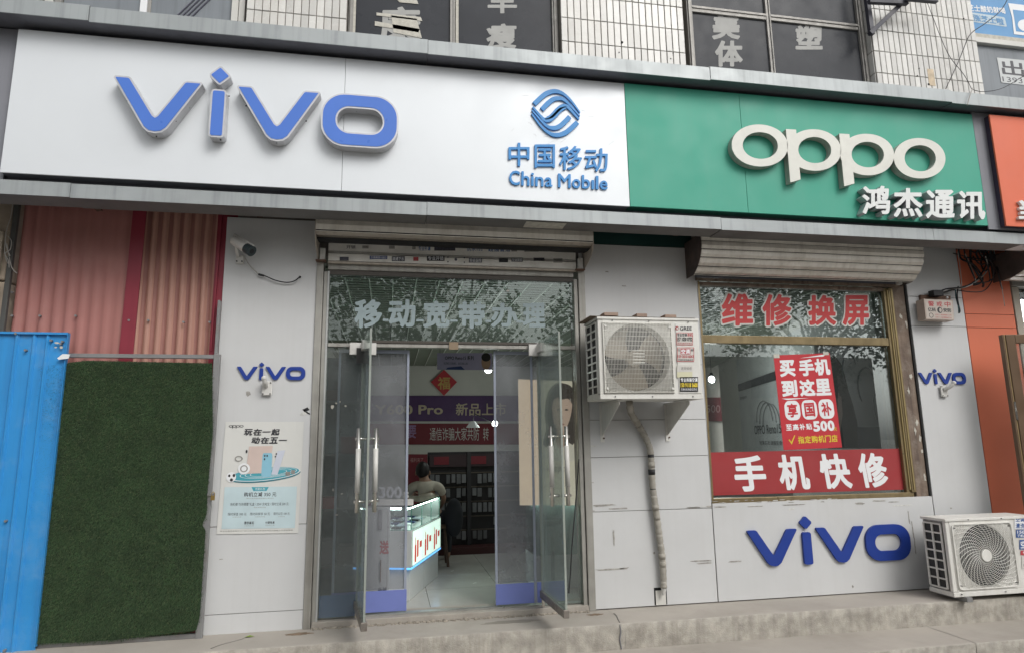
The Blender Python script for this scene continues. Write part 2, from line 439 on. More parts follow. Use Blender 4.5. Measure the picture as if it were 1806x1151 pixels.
galv = mat('galvanised', (.27, .27, .27), .45, metal=.4, var=.14, vs=6, dirt=.3, dcol=(.2, .12, .08), ds=7)
stone = mat('stone_edge', (.34, .28, .22), .85, var=.3, vs=6, bump=.7)
glass_door = glassmat('door_glass', (.88, .91, .90), .40, film=.09, fcol=(.55, .57, .56), wav=.02)
glass_top = glassmat('transom_glass', (.84, .89, .87), .85, film=.045)
glass_win = glassmat('window_glass', (.86, .88, .88), .75, film=.045)
glass_edge = mat('glass_edge', (.30, .33, .30), .3, spec=.6, dirt=.4, dcol=(.3, .27, .2), ds=8)
glass_up = mat('filmed_glass', (.050, .053, .060), .30, spec=.10, var=.12, vs=2, dirt=.3, dcol=(.075, .078, .08), ds=2)
curt = glassmat('curtain_film', (.52, .53, .56), .5, film=.26, fcol=(.46, .475, .51), rough=.25, wav=.25)
curtf = mat('curtain_frame', (.30, .33, .40), .5, var=.08)
kick = mat('blue_kick_strip', (.17, .21, .50), .5, var=.08, vs=4, dirt=.2, dcol=(.1, .12, .3), ds=4)
plas = mat('plastic_white', (.62, .61, .58), .45, var=.06, dirt=.25, dcol=(.3, .27, .22), ds=14)
rust = mat('rusty_steel', (.12, .07, .05), .8, var=.4, vs=18)
cablek = mat('black_cable', (.018, .018, .02), .55)
cablew = mat('pale_cable', (.42, .40, .37), .6)
frame_up = mat('upper_frame', (.30, .29, .27), .5, metal=.2, var=.2, vs=8, streak=.4, dirt=.4, dcol=(.13, .11, .09), ds=8)
greysh = mat('grey_sheet', (.20, .22, .24), .5, var=.1, vs=2, streak=.3)
charg = mat('window_lettering', (.36, .36, .345), .6, var=.06, vs=8)
# interior
inwall = mat('inner_wall', (.68, .67, .61), .7, var=.04)
intile = mat('floor_tile', (.52, .51, .47), .18, var=.05, vs=1.5, per=.06, dirt=.2, dcol=(.33, .31, .27), ds=2)
ingrout = mat('floor_grout', (.2, .19, .17), .8)
slatm = mat('ceiling_slat', (.27, .30, .235), .6, var=.1, vs=2)
runner = mat('ceiling_runner', (.75, .77, .70), .5)
voidm = mat('ceiling_void', (.035, .04, .035), .9)
purple = mat('purple_print', (.085, .035, .125), .5)
shelfm = mat('dark_shelving', (.028, .026, .028), .6, var=.2)
packm = mat('accessory_pack', (.19, .195, .205), .35, var=.15, vs=20, per=.35)
counterm = mat('counter_panel', (.55, .57, .56), .35, var=.03)
lit = mat('lit_panel', (.62, .80, .70), .5, emis=.85, ecol=(.66, .90, .78))
litb = mat('lit_blue_edge', (.1, .4, .8), .4, emis=1.6, ecol=(.12, .42, .85))
tube = mat('lit_tube', (1, 1, 1), .4, emis=30, ecol=(.88, 1, .95))
bulbm = mat('lit_bulb', (1, 1, 1), .4, emis=12, ecol=(.93, 1, .96))
ledw = mat('lit_sign_white', (1, 1, 1), .4, emis=3.0, ecol=(.92, .96, 1))
skin = mat('skin', (.36, .22, .155), .55, var=.06)
hair = mat('hair', (.015, .012, .012), .5)
shirt = mat('beige_shirt', (.54, .50, .42), .8, var=.1, vs=14)
jeans = mat('dark_trousers', (.02, .022, .028), .8, var=.2)
wood = mat('stool_wood', (.25, .15, .08), .5)

# ------------------------------------------------------------------ ground, platform, steps
g = MB().add([(-400, -400, -.33), (400, -400, -.33), (400, 400, -.33), (-400, 400, -.33)], [(0, 1, 2, 3)]).build('ground', asph); struct(g)
def worn_edge(name, x0, x1, y0, y1, z0, z1, m_top, m_side, seed):
    """concrete step with slightly uneven nosing: one slab, top and riser"""
    r = random.Random(seed); n = int((x1-x0)/.05); mb = MB(); ys = []; y = 0; zs = []
    for i in range(n+1):
        y = y*.8+r.uniform(-.0035, .0035); ys.append(y); zs.append(r.uniform(-.002, .002))
    X = [x0+(x1-x0)*i/n for i in range(n+1)]
    # top strip, nose, riser
    rows = []
    for i in range(n+1):
        rows.append([(X[i], y1, z1), (X[i], y0+.02+ys[i], z1), (X[i], y0+.004+ys[i], z1-.0015+zs[i]*.5), (X[i], y0+ys[i], z1-.006+zs[i]),
                     (X[i], y0+.004+ys[i]*.4, z1-.06), (X[i], y0+.002, z0)])
    v = [p for row in rows for p in row]; k = len(rows[0])
    f = [[(i*k+j, i*k+j+1, (i+1)*k+j+1, (i+1)*k+j) for i in range(n) for j in range(0, 2)], [(i*k+j, i*k+j+1, (i+1)*k+j+1, (i+1)*k+j) for i in range(n) for j in range(2, k-1)]]
    me = bpy.data.meshes.new(name); me.from_pydata(v, [], f[0]+f[1]); me.materials.append(m_top); me.materials.append(m_side)
    me.polygons.foreach_set('material_index', [0]*len(f[0])+[1]*len(f[1])); me.shade_smooth(); me.update()
    o = bpy.data.objects.new(name, me); COL.objects.link(o); return struct(o)
worn_edge('pavement_platform', -9.0, 1.60, -.385, 8.0, -.165, 0.0, conct, concr, 3)
worn_edge('pavement_platform', 1.602, 12.0, -.385, .35, -.165, 0.0, conct, concr, 4)
worn_edge('pavement_step', -9.0, 3.95, -.80, -.38, -.33, -.165, conct, concr, 5)
worn_edge('pavement_step', 3.957, 12.0, -.80, -.38, -.33, -.165, conct, concr, 6)
# ------------------------------------------------------------------ the shop building
B = thing('shop_building', 'two storey building with white tiled upper wall over a grey panelled phone shop', 'building', (0, 0, 0))
DX0, DX1, DZ1 = -.555, 1.475, 2.62      # door opening
WX0, WX1, WZ0, WZ1 = 2.49, 4.50, .70, 2.60   # shop window opening
for n_, a in (('pier', (-1.22, DX0, .012, .30, -.02, 2.95)), ('pier', (DX1, WX0, .012, .30, 0, 2.95)), ('pier', (WX1, 5.56, .012, .30, 0, 2.95)),
              ('wall_below_window', (WX0, WX1, .012, .30, 0, WZ0-.005)), ('lintel', (DX0, DX1, .012, .30, DZ1, 2.95)), ('lintel', (WX0, WX1, .012, .30, WZ1, 2.95)),
              ('upper_wall_core', (-9.0, 12.0, .20, .42, 2.95, 7.0)), ('backing_wall', (-9.0, 12.0, .06, .195, 2.955, 4.2)), ('left_wall', (-9.0, -2.62, .012, .3, -.02, 2.95))):
    bx(n_, render_ if 'lintel' in n_ or n_ == 'pier' else stone if n_ == 'left_wall' else render_, B, *a)
# cladding: panels with open joints
def zpx(x, y): return at(x, y, 0)[1]
def clad(x0, x1, zs, t=.012, m=acp, lean=None):
    for a, b in zip(zs[:-1], zs[1:]):
        o = bx('cladding_panel', m, B, x0+.002, x1-.002, -.006, -.006+t, a+.002, b-.002, bevel=.0012)
clad(-1.207, -.545, [-.018, zpx(500, 1076), zpx(500, 924), 2.889])
clad(1.472, 2.487, [0.006, .70, zpx(1150, 804), zpx(1060, 740)+.0, zpx(1060, 641), 2.80])
clad(2.491, 4.478, [0.006, .735])
clad(4.482, 5.045, [0.006, zpx(1650, 575), zpx(1640, 524), 2.95])
clad(2.487+.002, 2.4905, [.74, 2.60])
clad(5.049, 5.575, [0.006, zpx(1740, 578), 2.30, 2.95], m=terrac)
bx('drain_slot', dark, B, 1.975, 2.075, -.0075, -.0065, .012, .135)
bx('drain_cover', offw, B, 1.985, 2.065, -.012, -.0078, .012, .115)
# dark green strip under the canopy
bx('header_strip', mat('dark_green_header', (.012, .05, .045), .5), B, 1.5, 2.46, -.004, .01, 2.803, 2.95)
# patches of scraped glue and scuffs on the panels (thin residue)
glue = mat('glue_residue', (.34, .325, .30), .8, var=.3, vs=40)
gluel = mat('pale_residue', (.60, .60, .57), .8, var=.2, vs=40)
def scuff(x, y, w, h, m=glue, ang=0, seed=0, k=16, rag=.45):
    r = random.Random(seed+int(x)*3+int(y)); cx, cz = at(x, y, 0); sx, sz = w/235/2, h/235/2; lp = []
    for i in range(k):
        t = 2*math.pi*i/k; q = 1-rag*r.random()
        px_, pz_ = math.copysign(abs(math.cos(t))**.5, math.cos(t))*sx*q, math.copysign(abs(math.sin(t))**.5, math.sin(t))*sz*q
        a = math.radians(ang); lp.append((cx+px_*math.cos(a)-pz_*math.sin(a), cz+px_*math.sin(a)+pz_*math.cos(a)))
    MB().prism(lp, -.0078, -.0062).build('glue_mark', m, B)
for a in [(1065, 890, 50, 4, glue, 2), (1088, 896, 48, 3.5, glue, 0), (1044, 900, 14, 2.5), (1082, 948, 4, 36, glue, 0), (1042, 925, 2, 40), (1043, 960, 3, 25),
          (1072, 1003, 62, 3), (1100, 1001, 20, 4), (1222, 894, 28, 3), (1250, 892, 14, 3), (1236, 988, 46, 3), (1240, 992, 34, 3), (1046, 786, 14, 3, gluel),
          (1295, 989, 32, 3), (1230, 893, 50, 1.5, gluel), (1400, 889, 60, 2.5), (1330, 892, 40, 2), (1515, 887, 26, 5), (1550, 882, 34, 3), (1575, 884, 30, 2), (1590, 890, 60, 2, gluel),
          (1602, 912, 2.5, 32, glue, 2), (1609, 935, 2.5, 50, glue, 2), (1613, 965, 2.5, 28), (1270, 893, 30, 3), (1395, 897, 16, 4, gluel),
          (438, 693, 8, 11, glue, 12), (540, 722, 12, 7, black, 30), (541, 726, 18, 3, black, -35), (536, 728, 14, 9, gluel, 20), (1503, 1033, 4, 6), (1676, 895, 5, 3), (1153, 974, 5, 5),
          (1070, 480, 8, 3), (1100, 505, 10, 3), (390, 985, 7, 2), (1045, 850, 5, 2)]:
    scuff(*a)
for i in range(18):   # small drips along the window foot
    scuff(1262+i*13.2+random.uniform(-4, 4), 884+random.uniform(-2, 5)-i*.35, random.uniform(4, 18), random.uniform(1.2, 3), random.choice([glue, gluel, glue]), seed=i)

# ------------------------------------------------------------------ tiled upper wall: every tile its own piece
TP, TR = .0585, 0.0
z_a = at(1520, 126.2, 0)[1]; z_b = at(1515, 13.3, 0)[1]; ROW = (z_b-z_a)/3
def tile_mesh(w, h):
    mb = MB(); b = .0025; d = .007
    mb.add([(b, -d, b), (w-b, -d, b), (w-b, -d, h-b), (b, -d, h-b), (0, -d+.0025, 0), (w, -d+.0025, 0), (w, -d+.0025, h), (0, -d+.0025, h), (0, 0, 0), (w, 0, 0), (w, 0, h), (0, 0, h)],
           [(0, 1, 2, 3)]+[(i+4, (i+1) % 4+4, (i+1) % 4, i) for i in range(4)]+[(i+8, (i+1) % 4+8, (i+1) % 4+4, i+4) for i in range(4)])
    me = bpy.data.meshes.new('tile'); me.from_pydata(mb.v, [], mb.f); me.materials.append(tilem); return me
tm = tile_mesh(TP-.0055, ROW-.006)
tret = tile_mesh(.10, ROW-.006)
NT = 0
def tile_field(x0, x1, ztop, zlow=4.38, reveal=None):
    global NT
    n = round((x1-x0)/TP); step = (x1-x0)/n
    k0 = math.floor((zlow-z_a)/ROW); k1 = math.ceil((ztop-z_a)/ROW)
    bx('pier', grout, B, x0, x1, 0.0, .20, 4.0, 6.2)
    for k in range(k0, k1):
        for i in range(n):
            o = bpy.data.objects.new('tile', tm); COL.objects.link(o); o.parent = B
            o.location = (x0+i*step+.0027, random.uniform(-.0012, .0012), z_a+k*ROW+.003); o.rotation_euler = (random.uniform(-.006, .006), 0, random.uniform(-.01, .01)); NT += 1
        for s in (reveal or ()):
            o = bpy.data.objects.new('tile', tret); COL.objects.link(o); o.parent = B; NT += 1
            o.location = (x0-.001 if s < 0 else x1+.001, .105 if s < 0 else .004, z_a+k*ROW+.003); o.rotation_euler = (0, 0, -math.pi/2 if s < 0 else math.pi/2)
tile_field(1.385, 2.522, 5.12)
tile_field(4.44, 5.62, 5.56, reveal=(-1,))
tile_field(-1.165, -.40, 4.60)
tile_field(-2.95, -2.62, 4.60)
# rust stained patch and screw holes in the tiles
bx('patched_tile', mat('stained_tile', (.58, .47, .33), .6, var=.15, vs=20, dirt=.3, ds=12), B, at(1617, 0, 0)[0], at(1627, 0, 0)[0]+.005, -.0095, -.007, at(1620, 150, 0)[1], at(1620, 121, 0)[1])
for x, y in ((1638, 149), (1621, 121), (1618, 134), (1097, 75), (1187, 94), (1183, 104), (1092, 93), (1700, 33)):
    cx, cz = at(x, y, -.008); MB().cyl((cx, -.010, cz), (cx, 0, cz), .011 if x in (1638, 1097) else .006, 8).build('screw_hole', dark, B)

# ------------------------------------------------------------------ upper windows
def up_window(x0, x1, mull, top=5.9, bar=None, label=None):
    w = bx('window', frame_up, B, x0, x1, .130, .16, 4.2, top)     # backing of the frame, behind the panes
    w['label'] = label
    bx('frame', frame_up, w, x0, x0+.055, .075, .13, 4.2, top, .003); bx('frame', frame_up, w, x1-.055, x1, .075, .13, 4.2, top, .003)
    bx('frame', frame_up, w, x0+.012, x0+.04, .060, .0745, 4.2, top, .002); bx('frame', frame_up, w, x1-.04, x1-.012, .060, .0745, 4.2, top, .002)
    for m in mull: bx('mullion', frame_up, w, m-.022, m+.022, .080, .13, 4.2, top, .003); bx('mullion', frame_up, w, m+.004, m+.017, .070, .0795, 4.2, top, .002)
    if bar:
        e = [x0+.055]+[v for m in mull for v in (m-.022, m+.022)]+[x1-.055]
        for a, b in zip(e[0::2], e[1::2]):
            bx('transom_bar', frame_up, w, a, b, .082, .13, bar, bar+.065, .003)
            bx('transom_bar', frame_up, w, a, b, .074, .0815, bar+.035, bar+.052, .002)
            bx('pane', glass_up, w, a, b, .105, .12, bar+.065, top); bx('pane', glass_up, w, a, b, .100, .115, 4.2, bar)
    else:
        e = [x0+.055]+[v for m in mull for v in (m-.022, m+.022)]+[x1-.055]
        for a, b in zip(e[0::2], e[1::2]): bx('pane', glass_up, w, a, b, .100, .115, 4.2, top)
    return w
YU = .0985
w1 = up_window(-.395, 1.385, [at(798, 40, .1)[0]+.0], label='dark filmed window with peeling white characters over the silver sign')
for ch, b, lv in (('康', (668, 12, 742, 76), .03), ('早', (860, -14, 912, 24), .03), ('瘦', (858, 42, 911, 86), .035)):
    print_text('letter', ch, px_quad(b, YU), YU, charg, w1, level=lv, n=64, depth=.0012)
papr = mat('torn_paper', (.52, .50, .44), .8, var=.15, vs=30)
for q in (((664, 23), (742, 31), (745, 38), (664, 28)), ((661, 38), (740, 52), (738, 58), (661, 46)), ((690, 28), (735, 34), (744, 68), (694, 58)), ((700, 0), (735, 0), (738, 8), (705, 5))):
    MB().prism([at(*p, YU) for p in q], YU-.0035, YU-.0015).build('torn_sticker', papr, w1)
bx('label_strip', papr, w1, at(806, 20, .08)[0]-.012, at(806, 20, .08)[0]+.012, .0675, .0690, 4.3, 5.3)
bx('label_strip', papr, w1, -.355, -.335, .0575, .0590, 4.3, 5.3)
w2 = up_window(2.60, 4.435, [at(1354, 60, .1)[0]+.01], bar=at(1350, 36, .09)[1], label='dark filmed window with white characters over the green sign')
for ch, b in (('美', (1256, 24, 1305, 70)), ('体', (1261, 72, 1310, 118)), ('塑', (1403, 45, 1451, 88))):
    print_text('letter', ch, px_quad(b, YU), YU, charg, w2, level=.04, n=72, depth=.0012)
# grey sheeted window far left, window far right
w3 = bx('window', frame_up, B, -2.62, -1.17, .13, .16, 4.2, 5.6); w3['label'] = 'sheeted window with a white mullion above the silver sign'
xa = at(255, 20, .1)[0]
bx('pane', greysh, w3, -2.50, xa-.03, .10, .12, 4.2, 5.6); bx('pane', greysh, w3, xa+.045, -1.30, .10, .12, 4.2, 5.6)
bx('mullion', white, w3, xa-.03, xa+.02, .08, .13, 4.2, 5.6, .003); bx('mullion', frame_up, w3, xa+.02, xa+.045, .09, .13, 4.2, 5.6, .003)
for a, b, m in ((-2.618, -2.56, offw), (-2.55, -2.505, frame_up), (-1.295, -1.245, offw), (-1.24, -1.195, offw)): bx('frame', m, w3, a, b, .07, .13, 4.2, 5.6, .003)
for k in range(4):
    a = at(310+k*9, 30, .09); b = at(345+k*9, -4, .09); MB().tube([(a[0], .095, a[1]), (b[0], .095, b[1])], .006, 5).build('sheet_crease', mat('crease', (.10, .10, .13), .6), w3)
# right-hand bay: grey pane and blue advertising panel
w4 = bx('window', frame_up, B, 5.63, 7.4, .13, .16, 4.2, 6.2); w4['label'] = 'window bay with a blue advertising panel and a rental notice'
zt = at(1760, 72, .08)[1]
bx('pane', greysh, w4, 5.64, 7.3, .10, .12, 4.2, zt-.06)
bx('frame', offw, w4, 5.64, 7.4, .06, .13, zt-.055, zt+.0, .003); bx('frame', papr, w4, 5.64, 7.4, .07, .125, zt+.003, zt+.05)
bluead = mat('blue_advert', (.11, .30, .56), .5, var=.05); paleb = mat('pale_blue_print', (.50, .60, .66), .5)
bx('advert_panel', bluead, w4, 5.64, 7.4, .085, .12, zt+.053, 6.2)
print_text('lettering', '芝士酸奶就喝', px_quad(((1706, 8), (1772, 14), (1774, 25), (1708, 20)), .083), .083, white, w4, level=.02, n=150, depth=.001)
flatshape('speech_plate', [rrect(0, 0, 1, 1, .08)], px_quad(((1712, 22), (1772, 31), (1776, 48), (1716, 39)), .0835), .0835, paleb, w4, .001)
print_text('lettering', '涨芝士啦', px_quad(((1715, 25), (1769, 33), (1772, 45), (1718, 37)), .0815), .0815, bluead, w4, level=.02, n=120, depth=.001)
q = px_quad(((1778, 6), (1830, 12), (1834, 66), (1782, 60)), .082)
flatshape('milk_carton', [[(0, 1), (1, 1), (1, 0), (.12, 0), (.1, .55)]], q, .082, white, w4, .001)
flatshape('milk_carton_print', [[(.14, .8), (.9, .8), (.9, .1), (.2, .1), (.17, .5)]], q, .0808, bluead, w4, .001)
flatshape('milk_carton_face', [ell(.55, .32, .28, .2)], q, .0796, white, w4, .001)
nq = px_quad(((1758, 102), (1860, 112), (1866, 157), (1766, 146)), .097)
npap = sheet('rental_notice', nq, .096, .0975, mat('notice_paper', (.58, .60, .60), .6, var=.05), w4)
print_text('lettering', '出租', sub(nq, (.05, .08, .93, .68)), .095, mat('grey_ink', (.10, .10, .11), .6), w4, level=.015, n=110, depth=.0008)
print_text('lettering', '13933819767', sub(nq, (.03, .75, 1.1, .95)), .095, mat('grey_ink', (.1, .1, .11), .6), w4)

# stains, cracks and crumbs on the platform
stainm = mat('rust_water_stain', (.19, .135, .09), .7, var=.3, vs=20)
def floor_patch(name, m, x, y, rx, ry, seed, z=.0015, k=22):
    r = random.Random(seed); c = atz(x, y, 0); lp = [(c[0]+rx*math.cos(t)*(1-.4*r.random()), c[1]+ry*math.sin(t)*(1-.4*r.random())) for t in [2*math.pi*i/k for i in range(k)]]
    o = MB().prism_z(lp, z-.001, z).build(name, m, None); struct(o)
floor_patch('platform_stain', stainm, 528, 1117, .10, .035, 1); floor_patch('platform_stain', stainm, 1050, 1083, .07, .03, 2); floor_patch('platform_stain', mat('grey_stain', (.27, .245, .21), .8), 900, 1096, .25, .05, 3)
crackm = mat('crack_fill', (.19, .18, .165), .9)
for pts in ([(372, 1143), (385, 1138), (398, 1134), (410, 1131), (425, 1127), (437, 1122)], [(1083, 1081), (1088, 1086), (1090, 1092), (1093, 1097)], [(600, 1098), (625, 1101), (660, 1099), (700, 1096)]):
    P_ = [atz(x, y, 0) for x, y in pts]; o = MB().tube([(p[0], p[1], .0005) for p in P_], .004, 5).build('platform_crack', crackm, None); struct(o)
w = at(1093, 1099, -.386); o = MB().tube([(w[0], -.3865, -.004), (w[0]+.006, -.3865, -.05), (w[0]-.004, -.3865, -.10), (w[0]+.006, -.3865, -.16)], .0045, 6).build('platform_crack', mat('crack_mortar', (.20, .20, .21), .9), None); struct(o)
mb = MB(); r = random.Random(9)
for i in range(260):
    x = -.50+1.95*r.random(); y = -.028+r.gauss(0, .010); s = r.uniform(.004, .013)*(1.4 if r.random() < .15 else 1)
    mb.ball((x, y-abs(r.gauss(0, .006)), s*.25), s, 6, 4, (r.uniform(.8, 1.6), r.uniform(.6, 1), .7))
cr = mb.build('mortar_crumbs', mat('mortar', (.30, .27, .225), .9, var=.35, vs=40), None); cr['kind'] = 'stuff'; cr['label'] = 'crumbled mortar along the door threshold'; cr['category'] = 'mortar crumbs'
c = atz(439, 1123, 0); lf = MB().add([(c[0]-.03, c[1], .003), (c[0], c[1]-.015, .008), (c[0]+.035, c[1]+.004, .004), (c[0]+.003, c[1]+.014, .010)], [(0, 1, 2, 3)]).build('fallen_leaf', mat('leaf_green', (.16, .24, .03), .6), None); lf['label'] = 'small yellow-green leaf lying at the foot of the left pier'; lf['category'] = 'leaf'
bx('broken_caulk', dark, B, -.556, -.530, -.0075, .0, -.012, .05)
# ------------------------------------------------------------------ sign canopy (cap, backing, lower trim)
CN = thing('sign_canopy', 'long zinc-trimmed sign canopy running across the whole shop front', 'canopy', (0, -.3, 2.8))
def joints(xs, y, Y): return [at(x, y, Y)[0] for x in xs]
J = [-9.0]+joints([158], 20, -.62)+joints([755], 75, -.62)+joints([1252], 120, -.62)+joints([1678], 170, -.62)+[12.0]
for i, (a, b) in enumerate(zip(J[:-1], J[1:])):
    dz = (.006, 0, -.002, .003, -.004)[i]; dy = (-.006, 0, .003, -.002, .002)[i]
    MB().prism_x([(-.62+dy, 3.968+dz), (-.62+dy, 4.076+dz), (-.60+dy, 4.088+dz), (.05, 4.10), (.05, 4.095), (-.60+dy, 4.083+dz), (-.612+dy, 4.070+dz), (-.612+dy, 3.968+dz)], a+.0015, b-.0015).build('cap_strip', zinc, CN)
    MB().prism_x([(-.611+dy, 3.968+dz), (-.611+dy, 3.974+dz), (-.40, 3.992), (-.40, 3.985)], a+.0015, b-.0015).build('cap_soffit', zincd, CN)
J = [-9.0]+joints([124], 335, -.5)+joints([753], 365, -.5)+joints([1272], 395, -.5)+joints([1648], 425, -.5)+[12.0]
for i, (a, b) in enumerate(zip(J[:-1], J[1:])):
    dz = (.004, 0, .002, -.002, 0)[i]
    MB().prism_x([(-.50, 2.800+dz), (-.50, 2.893+dz), (-.494, 2.897+dz), (-.405, 2.897+dz), (-.405, 2.893+dz), (-.488, 2.891+dz), (-.494, 2.80+dz)], a+.0015, b-.0015).build('lower_trim', zinc, CN)
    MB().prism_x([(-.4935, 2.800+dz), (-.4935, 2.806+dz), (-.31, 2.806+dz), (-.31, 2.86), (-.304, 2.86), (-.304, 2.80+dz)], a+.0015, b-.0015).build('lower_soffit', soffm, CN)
bx('backing_sheet', zincd, CN, -9.0, 12.0, -.402, -.39, 2.84, 3.99)
a = at(925, 389, -.4)[0]; b = at(995, 398, -.4)[0]
MB().prism_x([(-.47, 2.7985), (-.34, 2.7985), (-.34, 2.7995), (-.47, 2.7995)], a, b).build('old_tape', papr, CN)
a = at(1786, 440, -.4)[0]
MB().prism_x([(-.48, 2.7985), (-.33, 2.7985), (-.33, 2.7995), (-.48, 2.7995)], a, a+.6).build('old_tape', white, CN)
for k in range(18):
    x = -8.7+k*1.1
    bx('support_bracket', rust, CN, x, x+.04, -.39, .05, 2.90, 2.94); bx('support_bracket', rust, CN, x, x+.04, -.39, .05, 3.9, 3.94)

# ------------------------------------------------------------------ signboards
SY = -.50
def P(x, y): return at(x, y, SY)
xl, xm, xr = P(13, 200)[0], (P(1100, 147)[0]+P(1112, 364)[0])/2, (P(1714, 205)[0]+P(1741, 396)[0])/2
zt_, zb_ = 3.945, 2.945
xs1, xs2 = P(606, 220)[0], P(1311, 270)[0]
SS = thing('silver_signboard', 'long silver signboard with big blue raised letters and a telecom emblem over the door', 'sign', (xl, SY, zb_))
for a, b in ((xl, xs1-.001), (xs1+.001, xm-.001)): bx('sign_panel', silver, SS, a, b, SY, SY+.012, zb_, zt_, .002)
bx('sign_return', zincd, SS, xl+.003, xm-.003, SY+.013, -.403, zb_+.003, zt_-.003)
GS = thing('green_signboard', 'green signboard with four big cream raised letters above the shop window', 'sign', (xm, SY, zb_))
for a, b in ((xm+.001, xs2-.001), (xs2+.001, xr)): bx('sign_panel', greenp, GS, a, b, SY-.004, SY+.012, zb_, zt_, .002)
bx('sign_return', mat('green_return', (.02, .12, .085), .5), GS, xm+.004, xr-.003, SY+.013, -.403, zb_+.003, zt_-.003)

def vivo_loops():
    v = [(0, .372), (.006, .384), (.090, .384), (.104, .376), (.265, .124), (.279, .114), (.292, .124), (.448, .376), (.464, .384), (.556, .384), (.562, .374), (.358, .035), (.325, .008), (.283, 0), (.240, .008), (.208, .035)]
    v2 = [(x+.795, y) for x, y in v]
    i = rrect(.628, 0, .724, .342, .022)
    dot = []
    for cx, cy in ((.676, .376), (.748, .447), (.676, .518), (.604, .447)): dot.append((cx, cy))
    dl = []
    for k in range(4):
        p, c, n = dot[k-1], dot[k], dot[(k+1) % 4]
        for t in (.26, .10): dl.append((c[0]+(p[0]-c[0])*t, c[1]+(p[1]-c[1])*t))
        for t in (.10, .26): dl.append((c[0]+(n[0]-c[0])*t, c[1]+(n[1]-c[1])*t))
    o = rrect(1.374, -.004, 1.915, .388, .165, 12); oi = rrect(1.480, .098, 1.808, .286, .09, 10)
    return [[v], [i, dl], [v2], [o, oi]]
def vivo(x0, x1, zb, h, Y0, Y1, parent, face, edge=None, names='letter'):
    """four letters between x0 and x1; h = height of the v; front Y0, back Y1"""
    sx = (x1-x0)/1.915; sz = h/.384
    fn0 = lambda x, y, d: (x0+x*sx, Y0+d, zb+y*sz)
    for gl in vivo_loops():
        S = loops_to_segs(gl)
        if edge is None:
            lp = sdf_loops(S, .002, 150); shape('letter', lp, fn0, face, parent, Y1-Y0)
        else:
            lp = sdf_loops(S, .003, 190); o = shape('letter', lp, fn0, edge, parent, Y1-Y0)
            lp = sdf_loops(S, -.009, 190); f = shape('letter_face', lp, lambda x, y, d: (x0+x*sx, Y0-.003+d, zb+y*sz), face, o, .002)
            for k in range(3):
                a = gl[0][(k*5+3) % len(gl[0])]
VY = SY-.082
a = at(201, 138, VY)[0]; b = at(702, 222, VY)[0]; z0 = at(385, 242, VY)[1]; z1 = at(385, 150, VY)[1]
vivo(a, b, z0, (at(228, 138, VY)[1]-at(276, 237, VY)[1]), VY, SY-.001, SS, bluel, chrome)
# emblem: interlaced bands, and the two lines of lettering
def band(pts, ws, k=7):
    """variable-width stroke outline from centre line points (zoomed photo units) -> loop"""
    C = smooth_path([(x, -y, 0) for x, y in pts], k); n = len(C); Ws = []
    m = len(pts)-1
    for i in range(n):
        t = i/(n-1)*m; j = min(int(t), m-1); Ws.append(ws[j]+(ws[j+1]-ws[j])*(t-j))
    L, R_ = [], []
    for i in range(n):
        d = (C[min(i+1, n-1)]-C[max(i-1, 0)]).normalized(); nn = Vector((-d.y, d.x, 0))
        L.append(C[i]+nn*Ws[i]/2); R_.append(C[i]-nn*Ws[i]/2)
    return [(p.x, p.y) for p in L]+[(p.x, p.y) for p in reversed(R_)]
EM = [([(985, 528), (1020, 495), (1052, 472), (1095, 463), (1135, 478), (1175, 515), (1217, 572)], [24, 25, 24, 20, 13, 9, 6]),
      ([(1024, 556), (1052, 527), (1080, 505), (1108, 499), (1138, 508), (1172, 540), (1216, 590)], [24, 25, 24, 20, 14, 9, 6]),
      ([(1040, 604), (1072, 590), (1098, 563), (1125, 541), (1150, 540), (1172, 560), (1212, 606)], [9, 21, 23, 22, 17, 12, 8])]
c_ = (1094.5, 574.5)
E0, E1 = px_quad((600, 0, 1200, 400), SY-.012), None
def emb(p): return (600+p[0]/2.877, -p[1]/2.877)
el = []
for pts, ws in EM:
    el.append(band(pts, ws)); el.append(band([(2*c_[0]-x, 2*c_[1]-y) for x, y in pts], ws))
for l in el:
    lp = [(600+x/2.877, y/2.877) for x, y in l]
    def fe(x, y, d):
        p = at(x, -y, SY-.014); return (p[0], SY-.014+d, p[1])
    V, F = fill([lp]); solid(V, F, [lp], fe, .0135).build('emblem_band', bluet, SS)
for ch, b in (('中', (897, 252, 934, 293)), ('国', (943, 255, 979, 296)), ('移', (987, 258, 1027, 300)), ('动', (1032, 262, 1072, 303))):
    print_text('letter', ch, px_quad(b, SY-.014), SY-.014, bluet, SS, level=.012, n=80, depth=.0135)
lx = dict(zip('China Mobile', [0]*12))
q = px_quad(((897, 298), (1073, 309), (1073, 335), (897, 326)), SY-.014)
wds = []; pen = 0
for i, ch in enumerate('China Mobıle'):
    w = {'C': .72, 'h': .58, 'i': .26, 'ı': .26, 'n': .58, 'a': .54, ' ': .26, 'M': .86, 'o': .60, 'b': .60, 'l': .26, 'e': .57}[ch]
    if ch != ' ': wds.append((ch, pen, w))
    pen += w
for ch, x, w in wds:
    S = text_edges(ch)[2]; g0, g1, h0, h1 = S[:, [0, 2]].min(), S[:, [0, 2]].max(), S[:, [1, 3]].min(), S[:, [1, 3]].max()
    gap = .045; u0, u1 = (x+gap)/pen, (x+w-gap)/pen
    v1 = 1-max(0, h0)/.76 if h0 > 0 else 1.0; v0 = 1-h1/.76
    print_text('letter', ch, sub(q, (u0, v0, u1, 1.0)), SY-.014, bluet, SS, level=.014, n=56, depth=.0135)
